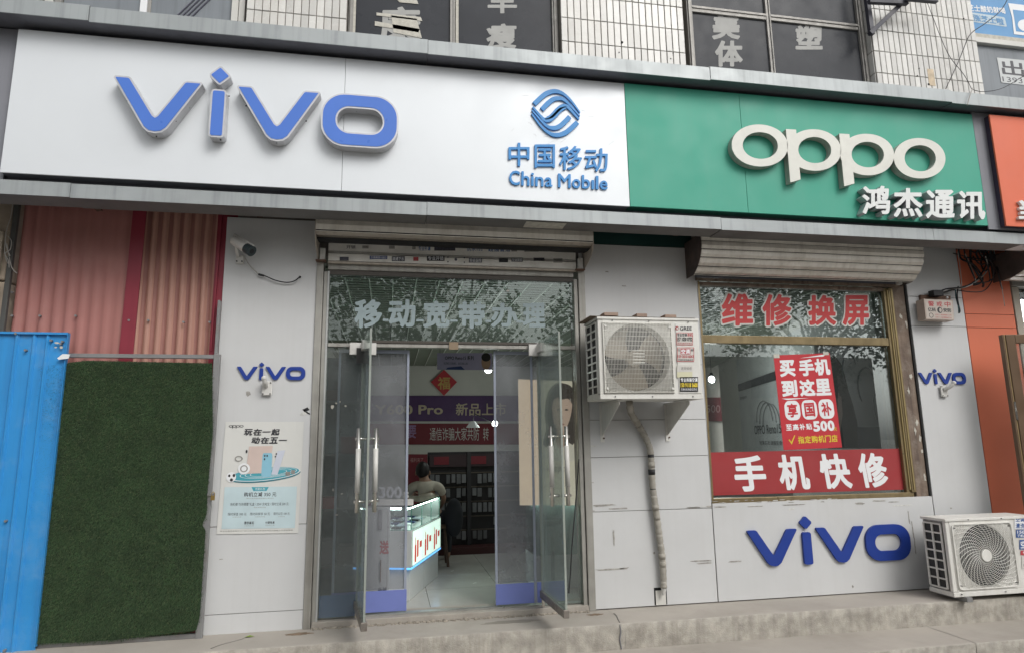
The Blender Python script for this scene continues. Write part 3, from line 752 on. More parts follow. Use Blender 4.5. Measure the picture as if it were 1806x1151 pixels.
# cream letters: o p p o
OY = SY-.065
def ring_letter(cx, cy, rx, ry, ix, iy, stem=None):
    """cx.. in photo pixels"""
    def f_(Y):
        def g(x, y, d): p = at(x, -y, Y); return (p[0], Y+d, p[1])
        return g
    lo = [(cx+x, -cy+y) for x, y in ell(0, 0, rx, ry, 72, 2.05, -.07)]
    li = [(cx+x+1, -cy+y) for x, y in ell(0, 0, ix, iy, 60, 2.05, -.07)]
    S = loops_to_segs([lo, li])
    if stem:
        # union of ring and stem by signed distance of both outlines
        s = [(stem[0], -stem[1]), (stem[2], -stem[3]), (stem[4], -stem[5]), (stem[6], -stem[7])]
        lp = union_loops([[lo, li], [s]])
    else: lp = [lo, li]
    V, F = fill(lp); g = f_(OY); q = f_(OY)
    def fn(x, y, d): p = at(x, -y, OY); return (p[0], OY+d, p[1])
    o = solid(V, F, [], fn, 0).build('letter', cream, GS)
    mb = MB()
    for l in lp:
        n = len(l); mb.add([fn(x, y, 0) for x, y in l]+[fn(x, y, .06) for x, y in l], [(i, n+i, n+(i+1) % n, (i+1) % n) for i in range(n)])
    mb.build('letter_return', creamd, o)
def union_loops(shapes, n=150):
    """contour of the union of several even-odd shapes (pixel units)"""
    allS = [loops_to_segs(s) for s in shapes]; big = np.vstack(allS)
    x0, x1, y0, y1 = big[:, [0, 2]].min()-3, big[:, [0, 2]].max()+3, big[:, [1, 3]].min()-3, big[:, [1, 3]].max()+3
    # add the second shape's outline where it leaves the first: rasterise max of both distance fields
    h = max(x1-x0, y1-y0)/n; return _contour(allS, x0, y0, h, int((x1-x0)/h)+2, int((y1-y0)/h)+2)
def _contour(allS, x0, y0, h, nx, ny):
    X = x0+h*(np.arange(nx)+.0031); Y = y0+h*(np.arange(ny)+.0071)
    gx, gy = np.meshgrid(X, Y, indexing='ij'); best = np.full(gx.shape, -1e9)
    for S in allS:
        D = np.full(gx.shape, 1e9); ins = np.zeros(gx.shape, bool)
        for ax, ay, bx_, by in S:
            dx, dy = bx_-ax, by-ay; l2 = dx*dx+dy*dy
            if l2 < 1e-12: continue
            t = np.clip(((gx-ax)*dx+(gy-ay)*dy)/l2, 0, 1); D = np.minimum(D, (gx-ax-t*dx)**2+(gy-ay-t*dy)**2)
            if ay != by: ins ^= ((ay > gy) != (by > gy)) & (gx < dx*(gy-ay)/dy+ax)
        best = np.maximum(best, np.where(ins, 1, -1)*np.sqrt(D))
    return trace(best, X, Y, h)
def trace(F, X, Y, h):
    F[0, :] = F[-1, :] = -1; F[:, 0] = F[:, -1] = -1; B_ = F > 0; edges = {}; Pt = {}
    def pt(i, j, k, l):
        key = (i, j, k, l)
        if key not in Pt:
            t = F[i, j]/(F[i, j]-F[k, l]); Pt[key] = (X[i]+(X[k]-X[i])*t, Y[j]+(Y[l]-Y[j])*t)
        return key
    for i in range(F.shape[0]-1):
        for j in range(F.shape[1]-1):
            c = [B_[i, j], B_[i+1, j], B_[i+1, j+1], B_[i, j+1]]
            if all(c) or not any(c): continue
            e = [(i, j, i+1, j), (i+1, j, i+1, j+1), (i, j+1, i+1, j+1), (i, j, i, j+1)]
            cr = [q for q in range(4) if c[q] != c[(q+1) % 4]]
            for a, b in ([(cr[0], cr[1])] if len(cr) == 2 else [(0, 1), (2, 3)]):
                a, b = pt(*e[a]), pt(*e[b]); edges.setdefault(a, []).append(b); edges.setdefault(b, []).append(a)
    loops = []; seen = set()
    for s in edges:
        if s in seen: continue
        cur, lp = s, []
        while cur not in seen:
            seen.add(cur); lp.append(Pt[cur]); nb = [q for q in edges[cur] if q not in seen]
            if not nb: break
            cur = nb[0]
        if len(lp) > 6: loops.append(lp)
    return loops
ring_letter(1340, 257, 49.5, 37, 31, 23.5)
ring_letter(1436, 265, 47.5, 36.5, 29, 23, (1386, 228, 1404, 229, 1412, 317, 1394, 322))
ring_letter(1529.5, 273, 47.5, 36.5, 28.5, 22.5, (1480, 236, 1498, 237, 1507, 324, 1489, 329))
ring_letter(1622, 279.5, 45.5, 35.5, 27.5, 23)
HY = SY-.075
for ch, b in (('鸿', (1521, 328, 1570, 378)), ('杰', (1576, 332, 1627, 383)), ('通', (1633, 335, 1684, 385)), ('讯', (1688, 337, 1738, 387))):
    q = px_quad(b, HY)
    o = print_text('letter', ch, q, HY, whitel, GS, level=.030, n=90)
    V = bold(ch, .030, 90); x0, x1, y0, y1 = bbox([p for l in V for p in l]); mb = MB()
    for l in V:
        fn = lambda x, y, d: (lambda p: (p[0], HY+d, p[1]))(bil(q, (x-x0)/(x1-x0), 1-(y-y0)/(y1-y0)))
        n = len(l); mb.add([fn(x, y, 0) for x, y in l]+[fn(x, y, .070) for x, y in l], [(i, n+i, n+(i+1) % n, (i+1) % n) for i in range(n)])
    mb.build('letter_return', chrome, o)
# neighbour's sign
OS = thing('orange_signboard', 'orange signboard of the neighbouring shop, cut off at the canopy end', 'sign', (5.1, -.56, 2.93))
ox = at(1760, 300, -.56)[0]
bx('sign_panel', orangep, OS, ox, 7.4, -.56, -.545, 2.93, 3.925, .003); bx('sign_return', mat('navy_return', (.05, .04, .07), .5), OS, ox+.004, 7.39, -.544, -.503, 2.935, 3.92)
bx('infill_sheet', mat('infill_grey', (.22, .225, .25), .5, var=.08, streak=.2), CN, xr+.004, 11.9, -.502, -.490, 2.916, 3.967)
bx('infill_sheet', MATS['infill_grey'], CN, -8.9, xl-.004, -.452, -.440, 2.916, 3.967)
print_text('letter', '当', px_quad((1797, 352, 1840, 388), -.585), -.585, whitel, OS, level=.03, n=80, depth=.024)

# logos on the piers
def logo(label, x0, x1, zb, h, depth=.012):
    L = thing('logo_sign', label, 'logo', ((x0+x1)/2, -.007, zb)); vivo(x0, x1, zb, h, -.0065-depth, -.0065, L, blued); return L
logo('small blue four-letter logo on the left pier above the white poster', -1.073, -.607, 1.690, .093)
logo('large blue four-letter logo under the shop window', 2.763, 4.205, .247, .272, .02)
logo('small blue four-letter logo on the right pier beside the window', 4.485, 4.955, 1.672, .098)

# ------------------------------------------------------------------ roller shutters in their hoods
def hood(label, x0, x1, prof, mats, back, ends=shutd, loc=None, ep=None):
    H = thing('roller_shutter', label, 'roller shutter', ((x0+x1)/2, 0, prof[-1][1]))
    for i, (a, b) in enumerate(zip(prof[:-1], prof[1:])):
        dy, dz = b[0]-a[0], b[1]-a[1]; l = math.hypot(dy, dz); n = (-(-dz)/l*-1, dy/l)
        nx_, nz_ = dz/l, -dy/l          # outward normal (towards -y / down)
        if nx_ > 0: nx_, nz_ = -nx_, -nz_
        t = (a[0]+dy*.02, a[1]+dz*.02); u = (b[0]-dy*.17, b[1]-dz*.17); m_ = ((t[0]+u[0])/2+nx_*.010, (t[1]+u[1])/2+nz_*.010)
        mb = MB().prism_x([t, m_, u, (u[0]-nx_*.006, u[1]-nz_*.006), (t[0]-nx_*.006, t[1]-nz_*.006)], x0, x1)
        o = mb.build('hood_slat', mats[i % len(mats)], H, smooth=False)
        # rolled lip between slats
        MB().prism_x([(a[0]-nx_*.012, a[1]-nz_*.012), (b[0]-nx_*.012, b[1]-nz_*.012), (b[0]-nx_*.014, b[1]-nz_*.014), (a[0]-nx_*.014, a[1]-nz_*.014)], x0, x1).build('hood_seam', dark, H)
        MB().cyl((x0, b[0]-dy*.045, b[1]-dz*.045), (x1, b[0]-dy*.045, b[1]-dz*.045), .0032, 6).build('hood_lip', mats[i % len(mats)], H, smooth=True)
    ep = ep or [(p[0]+.004, p[1]) for p in prof]
    loop = [(.0, ep[0][1])]+ep+[(0, ep[-1][1])]
    for a, b in ((x0-.006, x0-.001), (x1+.001, x1+.006)): MB().prism_x(loop, a, b).build('hood_end', ends, H)
    MB().prism_x([(-.004, prof[0][1]), (-.004, prof[-1][1]+.02), (.002, prof[-1][1]+.02), (.002, prof[0][1])], x0, x1).build('hood_back', dark, H)
    return H
p1 = [(-.296, 2.835), (-.300, 2.803), (-.302, 2.712), (-.225, 2.704), (-.140, 2.706), (-.065, 2.716), (-.034, 2.726)]
e1 = [(-.300, 2.835), (-.304, 2.715), (-.285, 2.672), (-.235, 2.632), (-.15, 2.600), (-.05, 2.580)]
H1 = hood('shutter hood with sticker-covered slats over the open glass door', -.540, 1.502, p1, [shut, shut, shutt, shutt, shutt, shutt], None, ends=shutt, ep=e1)
SY2 = -.028
bx('curtain_slat', mat('slat_white', (.78, .76, .71), .5, dirt=.3, dcol=(.4, .36, .3), ds=9), H1, -.475, 1.44, SY2-.004, SY2+.004, 2.652, 2.722, .002); bx('curtain_slat', alu, H1, -.475, 1.44, SY2-.010, SY2+.004, 2.636, 2.650, .002)
zA, zB = 2.632, 2.574
bx('bottom_bar', mat('grimy_white', (.68, .66, .61), .5, var=.1, vs=5, dirt=.35, dcol=(.34, .3, .25), ds=9), H1, -.475, 1.44, SY2-.008, SY2+.006, zB, zA, .003)
bx('bottom_rail', shutt, H1, -.475, 1.44, SY2-.014, SY2+.006, zB-.020, zB-.003, .003)
for x in (-.515, 1.475):
    bx('guide_bracket', plas, H1, x-.02, x+.02, -.055, -.01, 2.575, 2.665, .003); bx('guide_plate', rust, H1, x-.045, x+.03, -.07, -.005, 2.562, 2.572)
inkd = mat('sticker_ink', (.06, .06, .075), .5, var=.3, vs=60); inkb = mat('sticker_blue', (.10, .16, .33), .5, var=.3, vs=60); inkg = mat('sticker_grey', (.28, .27, .25), .6, var=.2, vs=50)
def sticker(x0, y0, x1, y1, m, Y, parent, txt=None, tm_=None, label=None, r=0):
    q = px_quad((x0, y0, x1, y1), Y)
    o = sheet('sticker', q, Y-.001, Y, m, parent, label)
    if txt:
        for i, t in enumerate(txt if isinstance(txt, list) else [txt]):
            n = len(txt) if isinstance(txt, list) else 1
            print_text('lettering', t, sub(q, (.06, (i+.12)/n, .94, (i+.88)/n)), Y-.0018, tm_ or white, o)
    return o
yb = SY2-.009
for a in ((652, 451.5, 683, 457.5, navy, '开锁换锁15833'), (691, 452.5, 714, 461, inkd, '疏通下水'), (729, 453.5, 738, 460.5, redv, None), (753, 451.5, 784, 460.5, black, '专业开锁'),
          (827, 455.5, 850, 463.5, inkd, '安装监控'), (880, 455.5, 896, 463, black, None), (902, 455, 922, 462, inkd, '空调维修'), (941, 455, 960, 460.5, inkd, None), (976, 456, 992, 463.5, inkg, None),
          (599, 453.5, 615, 460, inkd, None)):
    sticker(a[0], a[1], a[2], a[3], a[4], yb, H1, a[5])
yb2 = SY2-.005
for a in ((611, 433, 627, 439, None, '开锁', inkd), (639, 433.5, 650, 438.5, inkg, None, None), (738, 434.5, 759, 442.5, None, '专业补漏', inkb), (766, 435.5, 803, 442.5, inkd, None, None),
          (824, 437, 851, 443.5, None, '防水155', inkb), (861, 438, 900, 444.5, None, '疏通管道', inkb), (902, 441, 912, 444, inkg, None, None), (925, 442, 950, 444.5, inkg, None, None), (727, 434, 733, 440, inkg, None, None), (686, 434, 696, 439, inkg, None, None)):
    if a[4] is not None: sticker(a[0], a[1], a[2], a[3], a[4], yb2, H1)
    else: print_text('lettering', a[5], px_quad(a[:4], yb2), yb2-.001, a[6], H1, level=.01, n=60)
for x, y in ((790, 454), (790, 462), (804, 458), (819, 455), (819, 463)):
    c = at(x, y, yb); MB().cyl((c[0], yb-.002, c[1]), (c[0], yb+.001, c[1]), .011 if x == 804 else .006, 10).build('rivet', inkd, H1)
p2 = [(-.292, 2.835), (-.297, 2.765), (-.290, 2.700), (-.262, 2.640), (-.205, 2.580), (-.130, 2.535)]
H2 = hood('cream shutter hood with rounded slats over the repair shop window', 2.400, 4.420, p2, [shut], None)
bx('curtain_slat', zincd, H2, 2.47, 4.40, -.020, -.010, 2.545, 2.60); bx('bottom_rail', brownf, H2, 2.47, 4.40, -.024, -.012, 2.520, 2.543)
bx('guide_bracket', plas, H2, 4.36, 4.395, -.06, -.01, 2.535, 2.60, .003)
for x, t in ((1388, '开锁'), (1432, '防水补漏'), (1452, '1583'), (1478, '疏通'), (1502, '13703'), (1356, '锁')):
    print_text('lettering', t, px_quad((x, 484+(x-1380)*.02, x+14, 489+(x-1380)*.02), -.021), -.021, inkg, H2)
sticker(1534, 485, 1545, 492, inkg, -.021, H2)

# ------------------------------------------------------------------ shop door: jambs, side lights, transom, two open leaves
FR = bx('door_frame', alu, B, -.505, -.555, -.02, .10, .0, 2.57, .004); FR['label'] = 'weathered aluminium frame round the glass entrance'
bx('jamb', alu, FR, -.502, -.475, -.008, .09, .04, 2.50, .003); bx('jamb', alu, FR, 1.425, 1.455, -.008, .09, .04, 2.50, .003)
bx('jamb', alu, FR, 1.46, 1.515, -.02, .10, 0.0, 2.57, .004); bx('jamb', mat('bright_jamb', (.46, .47, .46), .4, metal=.2, dirt=.3), FR, -.4745, -.462, -.012, .07, .04, 2.50)
bx('head', alu, FR, -.474, 1.424, -.01, .09, 2.515, 2.57, .003); bx('head', mat('dark_rail', (.10, .09, .08), .6), FR, -.474, 1.424, .005, .085, 2.48, 2.5145)
bx('transom_rail', alu, FR, -.46, 1.424, -.004, .05, 1.935, 1.962, .003); bx('transom_rail', mat('dark_bronze', (.07, .06, .05), .5), FR, -.18, 1.12, -.010, .04, 1.9635, 1.985, .003)
bx('threshold', conc, FR, -.50, 1.46, -.02, .22, .0, .042, .006); bx('threshold', mat('steel_sill', (.40, .40, .38), .35, metal=.5, dirt=.5), FR, -.46, 1.424, .045, .10, .0425, .052)
bx('transom_glass', glass_top, FR, -.46, 1.424, .020, .028, 1.987, 2.479)
sg1 = bx('side_glass', glass_door, FR, -.46, -.20, .020, .030, .053, 1.934); sg2 = bx('side_glass', glass_door, FR, 1.125, 1.424, .020, .030, .053, 1.934)
bx('kick_strip', mat('blue_film', (.10, .20, .42), .35), FR, -.458, -.202, .0315, .033, .055, .20)
# transom characters, pale vinyl
tv = mat('frosted_vinyl', (.30, .37, .385), .6, var=.04)
for ch, b in (('移', (625, 528, 674, 578)), ('动', (685, 528, 733, 577)), ('宽', (746, 530, 793, 578)), ('带', (808, 532, 856, 579)), ('办', (866, 534, 913, 577)), ('理', (922, 534, 962, 577))):
    print_text('letter', ch, px_quad(b, .019), .0185, tv, FR, level=.035, n=80)
for x, w in ((676, 9), (735, 12), (795, 12), (857, 9), (912, 10)): sheet('letter', px_quad((x-1, 562+(x-676)*.012, x+w, 566+(x-676)*.012), .019), .0183, .0188, tv, FR)
def leaf(hx, ang, side, label):
    """frameless glass leaf; local frame: hinge at origin, leaf along +x, then turned by ang about z"""
    Lf = thing('glass_door', label, 'door', (hx, .01, 0), 'open glass doors of the shop entrance'); W_ = .60
    ORG[Lf.name] = (0, 0, 0)
    gl = bx('glass_pane', glass_door, Lf, .0, W_, -.006, .006, .160, 1.975)
    for a in ((0, .003,   .160, 1.975), (W_-.003, W_+.0005,   .160, 1.975)): bx('glass_edge', glass_edge, gl, a[0]-.0015, a[1], -.0065, .0065, a[2], a[3])
    bx('bottom_rail', mat('worn_rail', (.30, .27, .24), .4, metal=.6, var=.3, vs=12, dirt=.6, dcol=(.12, .08, .06), ds=14), Lf, 0, W_, -.019, .019, .108, .159, .003)
    bx('top_patch', plas, Lf, -.02, .16, -.017, .017, 1.900, 1.965, .003)
    MB().tube([(.02, 0, 1.955), (.02, 0, 1.985)], .012, 8).build('pivot', steel, Lf); MB().tube([(.02, 0, .050), (.02, 0, .108)], .012, 8).build('pivot', steel, Lf)
    hxp = W_-.075
    for s in (-1, 1):
        y = s*.055
        h = MB().cyl((hxp, y, .80), (hxp, y, 1.33), .0145, 16).build('handle', steel, Lf, smooth=True)
        MB().cyl((hxp, y, .925), (hxp, y, 1.20), .0165, 16).build('handle_sleeve', mat('white_sleeve', (.60, .59, .56), .4, dirt=.3), h, smooth=True)
        for z in (.868, 1.262):
            MB().cyl((hxp, s*.007, z), (hxp, y+s*.022, z), .0095, 12).build('handle_post', steel, h, smooth=True)
    if side < 0:
        MB().prism([(.30, 1.02), (.36, 1.05), (.35, 1.0)], -.0075, -.0066).build('sticker_scrap', papr, Lf)
    Lf.rotation_euler = (0, 0, ang)
    return Lf
leaf(-.205, math.radians(-83), -1, 'left glass door leaf swung outward beside the counter side')
leaf(1.118, math.radians(-88), 1, 'right glass door leaf swung outward beside the poster stand')
pq = px_quad((617, 604, 664, 626), -.02)
bx('patch_fitting', plas, FR, pq[0][0], pq[1][0], -.035, -.012, pq[3][1]+.004, pq[0][1], .003); pq = px_quad((932, 607, 973, 628), -.02)
bx('patch_fitting', plas, FR, pq[0][0], pq[1][0], -.035, -.012, pq[3][1]+.004, pq[0][1], .003)
bx('patch_lock', mat('dark_steel', (.05, .05, .05), .4, metal=.5), FR, at(629, 610, -.04)[0], at(652, 610, -.04)[0], -.040, -.0355, at(640, 640, -.04)[1], at(640, 613, -.04)[1])
bx('card_scrap', mat('kraft', (.25, .19, .13), .8), FR, at(792, 600, -.01)[0], at(808, 600, -.01)[0], -.016, -.011, at(800, 616, -.01)[1], at(800, 603, -.01)[1])
# magnetic gauze curtains hanging behind the opening
def curtain(x0, x1, label, xk):
    C_ = thing('door_curtain', label, 'curtain', ((x0+x1)/2, .07, .06))
    n = 14; mb = MB(); v = []; m_ = 22
    for j in range(m_+1):
        for i in range(n+1):
            u = i/n; z = .21+(1.90-.21)*j/m_
            v.append((x0+(x1-x0)*u, .07+.006*math.sin(u*9+j*.5+x0*7)+.004*math.sin(u*3-j*.9), z))
    f = [(j*(n+1)+i, j*(n+1)+i+1, (j+1)*(n+1)+i+1, (j+1)*(n+1)+i) for j in range(m_) for i in range(n)]
    mb.add(v, f).build('curtain_sheet', curt, C_, smooth=True)
    for a in (x0, x1-.012, xk): bx('edge_strip', curtf, C_, a-.004, a+.014, .055, .062, .06, 1.92, .002)
    bx('header', curtf, C_, x0, x1, .058, .075, 1.90, 1.925)
    bx('kick_strip', kick, C_, x0-.002, xk-.006, .052, .058, .065, .208, .002); bx('kick_strip', kick, C_, xk+.016, x1+.004, .050, .056, .065, .208, .002)
    return C_
xc = at(718, 900, .07)[0]
curtain(at(590, 900, .07)[0], xc, 'grey see-through curtain at the left of the door opening with a blue foot strip', at(640, 900, .07)[0])
curtain(at(873, 900, .07)[0], at(957, 900, .07)[0], 'grey see-through curtain at the right of the door opening with a blue foot strip', at(940, 900, .07)[0])

# loose cable down the right jamb, scraps on the glass, screws in the big letters
jc = MB().tube(smooth_path([(at(x, y, -.03)[0], -.03, at(x, y, -.03)[1]) for x, y in ((1021, 808), (1018, 850), (1014, 900), (1009, 960), (1006, 1010), (1003, 1045))], 5), .005, 6).build('loose_cable', cablek, None, smooth=True)
tag(jc, 'loose black cable hanging along the right jamb of the glass entrance', 'cable')
for (x, y, w_, h_, m_) in ((583, 712, 7, 9, papr), (591, 708, 4, 4, papr), (607, 713, 5, 4, papr), (598, 706, 3, 3, papr), (585, 860, 5, 6, inkg), (600, 868, 6, 4, inkg), (590, 905, 8, 4, inkg), (985, 640, 5, 6, papr), (1004, 700, 4, 8, papr), (892, 510, 8, 5, papr)):
    q_ = px_quad((x, y, x+w_, y+h_), .018); c0_ = bil(q_, .5, .5); r_ = random.Random(x)
    MB().prism([(c0_[0]+w_/480*math.cos(t)*r_.uniform(.5, 1), c0_[1]+h_/480*math.sin(t)*r_.uniform(.5, 1)) for t in [k*math.pi/4 for k in range(8)]], .0175, .0190).build('sticker_scrap', m_, FR)
for x, y in ((276, 241), (310, 214), (389, 247), (404, 170), (488, 252), (434, 187), (540, 214), (625, 260), (225, 178)):
    c_q = at(x, y, VY+.03); MB().ball((c_q[0], VY+.03, c_q[1]), .0055, 6, 4).build('letter_screw', dark, SS)
smm = mat('sign_smudge', (.58, .60, .61), .6, var=.1, vs=30)
for i in range(22):
    r_ = random.Random(i+40); x, y = 985+r_.gauss(0, 42), 215+r_.gauss(0, 32); a_ = r_.uniform(-.9, .9); L_ = r_.uniform(4, 16)
    p0_, p1_ = at(x, y, SY-.001), at(x+L_*math.cos(a_), y+L_*math.sin(a_), SY-.001)
    MB().tube([(p0_[0], SY, p0_[1]), ((p0_[0]+p1_[0])/2+.004, SY, (p0_[1]+p1_[1])/2+.004), (p1_[0], SY, p1_[1])], .0012, 4).build('scratch', smm, SS)
# ------------------------------------------------------------------ shop window
WN = bx('shop_window', gold, B, WX0+.004, 2.512, .0, .09, .705, 2.52, .002); WN['label'] = 'gold framed repair window with red stickers'
zs_ = at(1400, 600, .03)[1]
bx('transom_bar', gold, WN, 2.514, 4.262, .022, .085, zs_-.034, zs_+.034, .004)
bx('head', brownf, WN, 2.514, 4.262, .01, .09, 2.492, 2.519, .003)
bx('bottom_rail', gold, WN, 2.514, 4.33, .016, .085, .708, .768, .004)
bx('jamb', gold, WN, 4.2635, 4.300, .018, .085, .769, 2.519, .003); bx('jamb', gold, WN, 4.3015, 4.345, .004, .085, .769, 2.519, .004)
bx('jamb', brownf, WN, 4.347, 4.465, .010, .10, .71, 2.60, .006); bx('jamb', dark, WN, 4.4655, 4.481, .0, .10, .74, 2.60)
bx('glazing_bead', mat('bead', (.42, .33, .16), .35, metal=.5), WN, 4.289, 4.2975, .008, .0175, .79, 2.50); bx('glazing_bead', MATS['bead'], WN, 4.320, 4.328, -.002, .0035, .79, 2.50)
r = random.Random(5)
for i in range(16):    # flaking caulk along the timber jamb and the sill
    z = .80+r.random()*1.5 if i < 9 else .73; x = 4.36+r.random()*.09 if i < 9 else 2.55+r.random()*1.6; y = .009 if i < 9 else .015
    lp = [(x+r.uniform(.004, .018)*math.cos(t)*(1 if i < 9 else 2.4), z+r.uniform(.006, .04 if i < 9 else .012)*math.sin(t)) for t in [k*math.pi/4 for k in range(8)]]
    MB().prism(lp, y-.002, y).build('caulk_flake', papr, WN)
bx('window_pane', glass_win, WN, 2.514, 4.262, .050, .056, zs_+.035, 2.491); bx('window_pane', glass_win, WN, 2.514, 4.262, .050, .056, .769, zs_-.035)
# big red characters with white edge on the upper pane
YW = .048
for ch, b in (('维', (1270, 515, 1331, 577)), ('修', (1342, 516, 1398, 577)), ('换', (1423, 518, 1477, 576)), ('屏', (1484, 518, 1535, 576))):
    q = px_quad(b, YW)
    lo = bold(ch, .085, 112); lr = bold(ch, .034, 117); X0, X1, Z0, Z1 = bbox([p for l in lo for p in l])
    def fn(x, y, d, q=q, X0=X0, X1=X1, Z0=Z0, Z1=Z1, Y_=YW): p = bil(q, (x-X0)/(X1-X0), 1-(y-Z0)/(Z1-Z0)); return (p[0], Y_+d, p[1])
    V, F = fill(lo); o = solid(V, F, lo, fn, .0012).build('letter', offw, WN)
    V, F = fill(lr); solid(V, F, lr, lambda x, y, d: (lambda p: (p[0], p[1]-.001, p[2]))(fn(x, y, d)), .0008).build('letter_face', mat('letter_red', (.56, .055, .055), .45, var=.06, vs=6), o)
# red strip along the foot of the pane
q = px_quad(((1248, 797), (1590, 790), (1606, 862), (1257, 873)), YW)
BS = thing('red_banner_strip', 'red strip with four big white characters across the foot of the shop window', 'banner', (3.4, YW, .77))
sheet('banner_sheet', q, YW-.001, YW, redv, BS)
for ch, u0, u1 in (('手', .115, .27), ('机', .335, .485), ('快', .545, .70), ('修', .745, .895)):
    print_text('letter', ch, sub(q, (u0, .09, u1, .93)), YW-.0025, white, BS, level=.034, n=120, depth=.001)
# upright red promotion poster
q = px_quad(((1364, 626), (1463, 622), (1485, 788), (1382, 793)), YW-.006)
PP = thing('red_poster', 'upright red promotion poster with white characters taped to the shop window', 'poster', (3.1, YW, .9)); YP = YW-.006
sheet('poster_sheet', q, YP-.001, YP, red, PP)
def pt(s, b, m, lv=.03, n=80, d=.0012, sh=0): return print_text('lettering', s, sub(q, b), YP-d-.0008, m, PP, level=lv, n=n, shear=sh)
for i, (ch, u) in enumerate(zip('买手机', (.08, .42, .70))): pt(ch, (u, .055, u+.27, .235), white, .045)
for i, (ch, u) in enumerate(zip('到这里', (.08, .39, .67))): pt(ch, (u, .27, u+.27, .45), white, .045)
for i, (ch, u) in enumerate(zip('享国补', (.09, .385, .68))):
    flatshape('letter_badge', [rrect(0, 0, 1, 1, .33)], sub(q, (u, .49, u+.265, .695)), YP-.0022, white, PP, .0005)
    pt(ch, (u+.045, .52, u+.22, .665), red, .03, d=.0026)
for i, ch in enumerate('至高补贴'): pt(ch, (.08+i*.115, .735, .08+i*.115+.10, .80), white, .03, 48)
for i, ch in enumerate('500'): pt(ch, (.545+i*.125, .715, .545+i*.125+.12, .825), white, .05, 60)
for i, ch in enumerate('指定购机门店'): pt(ch, (.26+i*.115, .865, .26+i*.115+.105, .94), yellow, .028, 48)
pt('元', (.90, .79, .95, .825), yellow, .02, 40)
flatshape('tick_mark', [[(0, .5), (.12, .58), (.35, .28), (.9, 1), (1, .95), (.38, 0)]], sub(q, (.10, .85, .22, .945)), YP-.0022, yellow, PP, .0005)
flatshape('flash', [[(0, .1), (1, 1), (.9, .35)]], sub(q, (.45, .01, .93, .045)), YP-.0022, white, PP, .0005)
flatshape('flash', [[(0, .9), (1, .6), (.2, 0)]], sub(q, (.06, .462, .55, .48)), YP-.0022, white, PP, .0005)
for a in ((0.0, -.012, .1, .03), (.88, -.015, .98, .02)): flatshape('tape', [[(0, 0), (1, 0), (1, 1), (0, 1)]], sub(q, a), YP-.0030, papr, PP, .0004)

# ------------------------------------------------------------------ white phone poster on the left pier
yq = -.0085
q = px_quad(((398, 743), (536, 743), (526, 939), (382, 941)), yq)
WP = thing('white_poster', 'white phone poster with a turquoise disc and pale blue text box on the left pier', 'poster', (-1.0, yq, .6))
n = 10; mb = MB(); v = []
for j in range(n+1):
    for i in range(n+1):
        p = bil(q, i/n, j/n); v.append((p[0], yq-.0012-.0018*abs(math.sin(i*1.1+j*.5))*((i in (0, n)) or (j in (0, n))), p[1]))
paper = mat('poster_paper', (.66, .66, .63), .4, var=.015, bump=.15, bs=7)
mb.add(v, [(j*(n+1)+i, (j+1)*(n+1)+i, (j+1)*(n+1)+i+1, j*(n+1)+i+1) for j in range(n) for i in range(n)]).build('poster_sheet', paper, WP)
Y1_ = yq-.0036
def wp(s, b, m, lv=.0, nn=64, sh=0, Yo=0): return print_text('lettering', s, sub(q, b), Y1_-Yo, m, WP, level=lv, n=nn, shear=sh)
def ws(lo, b, m, Yo=0, nm='print'): return flatshape(nm, lo, sub(q, b), Y1_-Yo, m, WP)
pgrey = mat('print_dark', (.045, .045, .05), .5); teal = mat('teal_print', (.07, .34, .41), .5); teald = mat('teal_dark', (.04, .19, .24), .5); pale = mat('pale_blue_box', (.52, .64, .67), .5)
pink = mat('blush_print', (.62, .50, .45), .5); skyp = mat('phone_blue', (.25, .50, .62), .5); lil = mat('phone_lilac', (.55, .58, .66), .5)
for i, ch in enumerate('oppo'):
    ws([ell(.5, .5, .5, .34), ell(.5, .5, .34, .22)], (.045+i*.045, .025, .095+i*.045, .055), pgrey)
    if ch == 'p': ws([[(0, 0), (1, 0), (1, 1), (0, 1)]], (.045+i*.045, .034, .053+i*.045, .060), pgrey, .0003)
for i, ch in enumerate('玩在一起'): wp(ch, (.245+i*.115, .065 if ch != '一' else .088, .245+i*.115+.105, .125 if ch != '一' else .097), pgrey, .04, 72, .12)
for i, ch in enumerate('动在五一'): wp(ch, (.345+i*.115, .140 if ch != '一' else .165, .345+i*.115+.105, .20 if ch != '一' else .174), pgrey, .04, 72, .12)
dk = lambda rx, ry, cx=.5, cy=.5: ell(cx, cy, rx, ry, 48, 2, .27)
ws([dk(.505, .21, .5, .43)], (.08, .33, 1.0, .60), white, 0); ws([dk(.505, .21, .5, .42)], (.08, .33, 1.0, .60), teald, .0002)
ws([dk(.50, .205, .5, .46)], (.08, .33, 1.0, .60), white, .0004); ws([dk(.485, .195, .5, .47)], (.08, .33, 1.0, .60), teal, .0006)
for k, f in enumerate((.40, .33, .26)): ws([dk(f, f*.38, .55, .5), dk(f-.008, f*.38-.010, .55, .5)], (.08, .33, 1.0, .60), white, .0008)
ws([[(0, 0), (.88, .02), (1, 1), (.06, .98)]], (.30, .22, .62, .47), pink, .0012); ws([rrect(0, 0, 1, 1, .15)], (.495, .285, .62, .50), skyp, .0016)
ws([[(0, 0), (.5, .0), (1, 1), (.4, .97)]], (.62, .26, .78, .48), lil, .0014)
for b in ((.515, .30, .535, .32), (.545, .30, .565, .32), (.515, .33, .535, .35), (.28, .255, .305, .285), (.66, .285, .68, .30), (.65, .31, .67, .325)): ws([ell(.5, .5, .5, .5, 14)], b, pgrey, .0020)
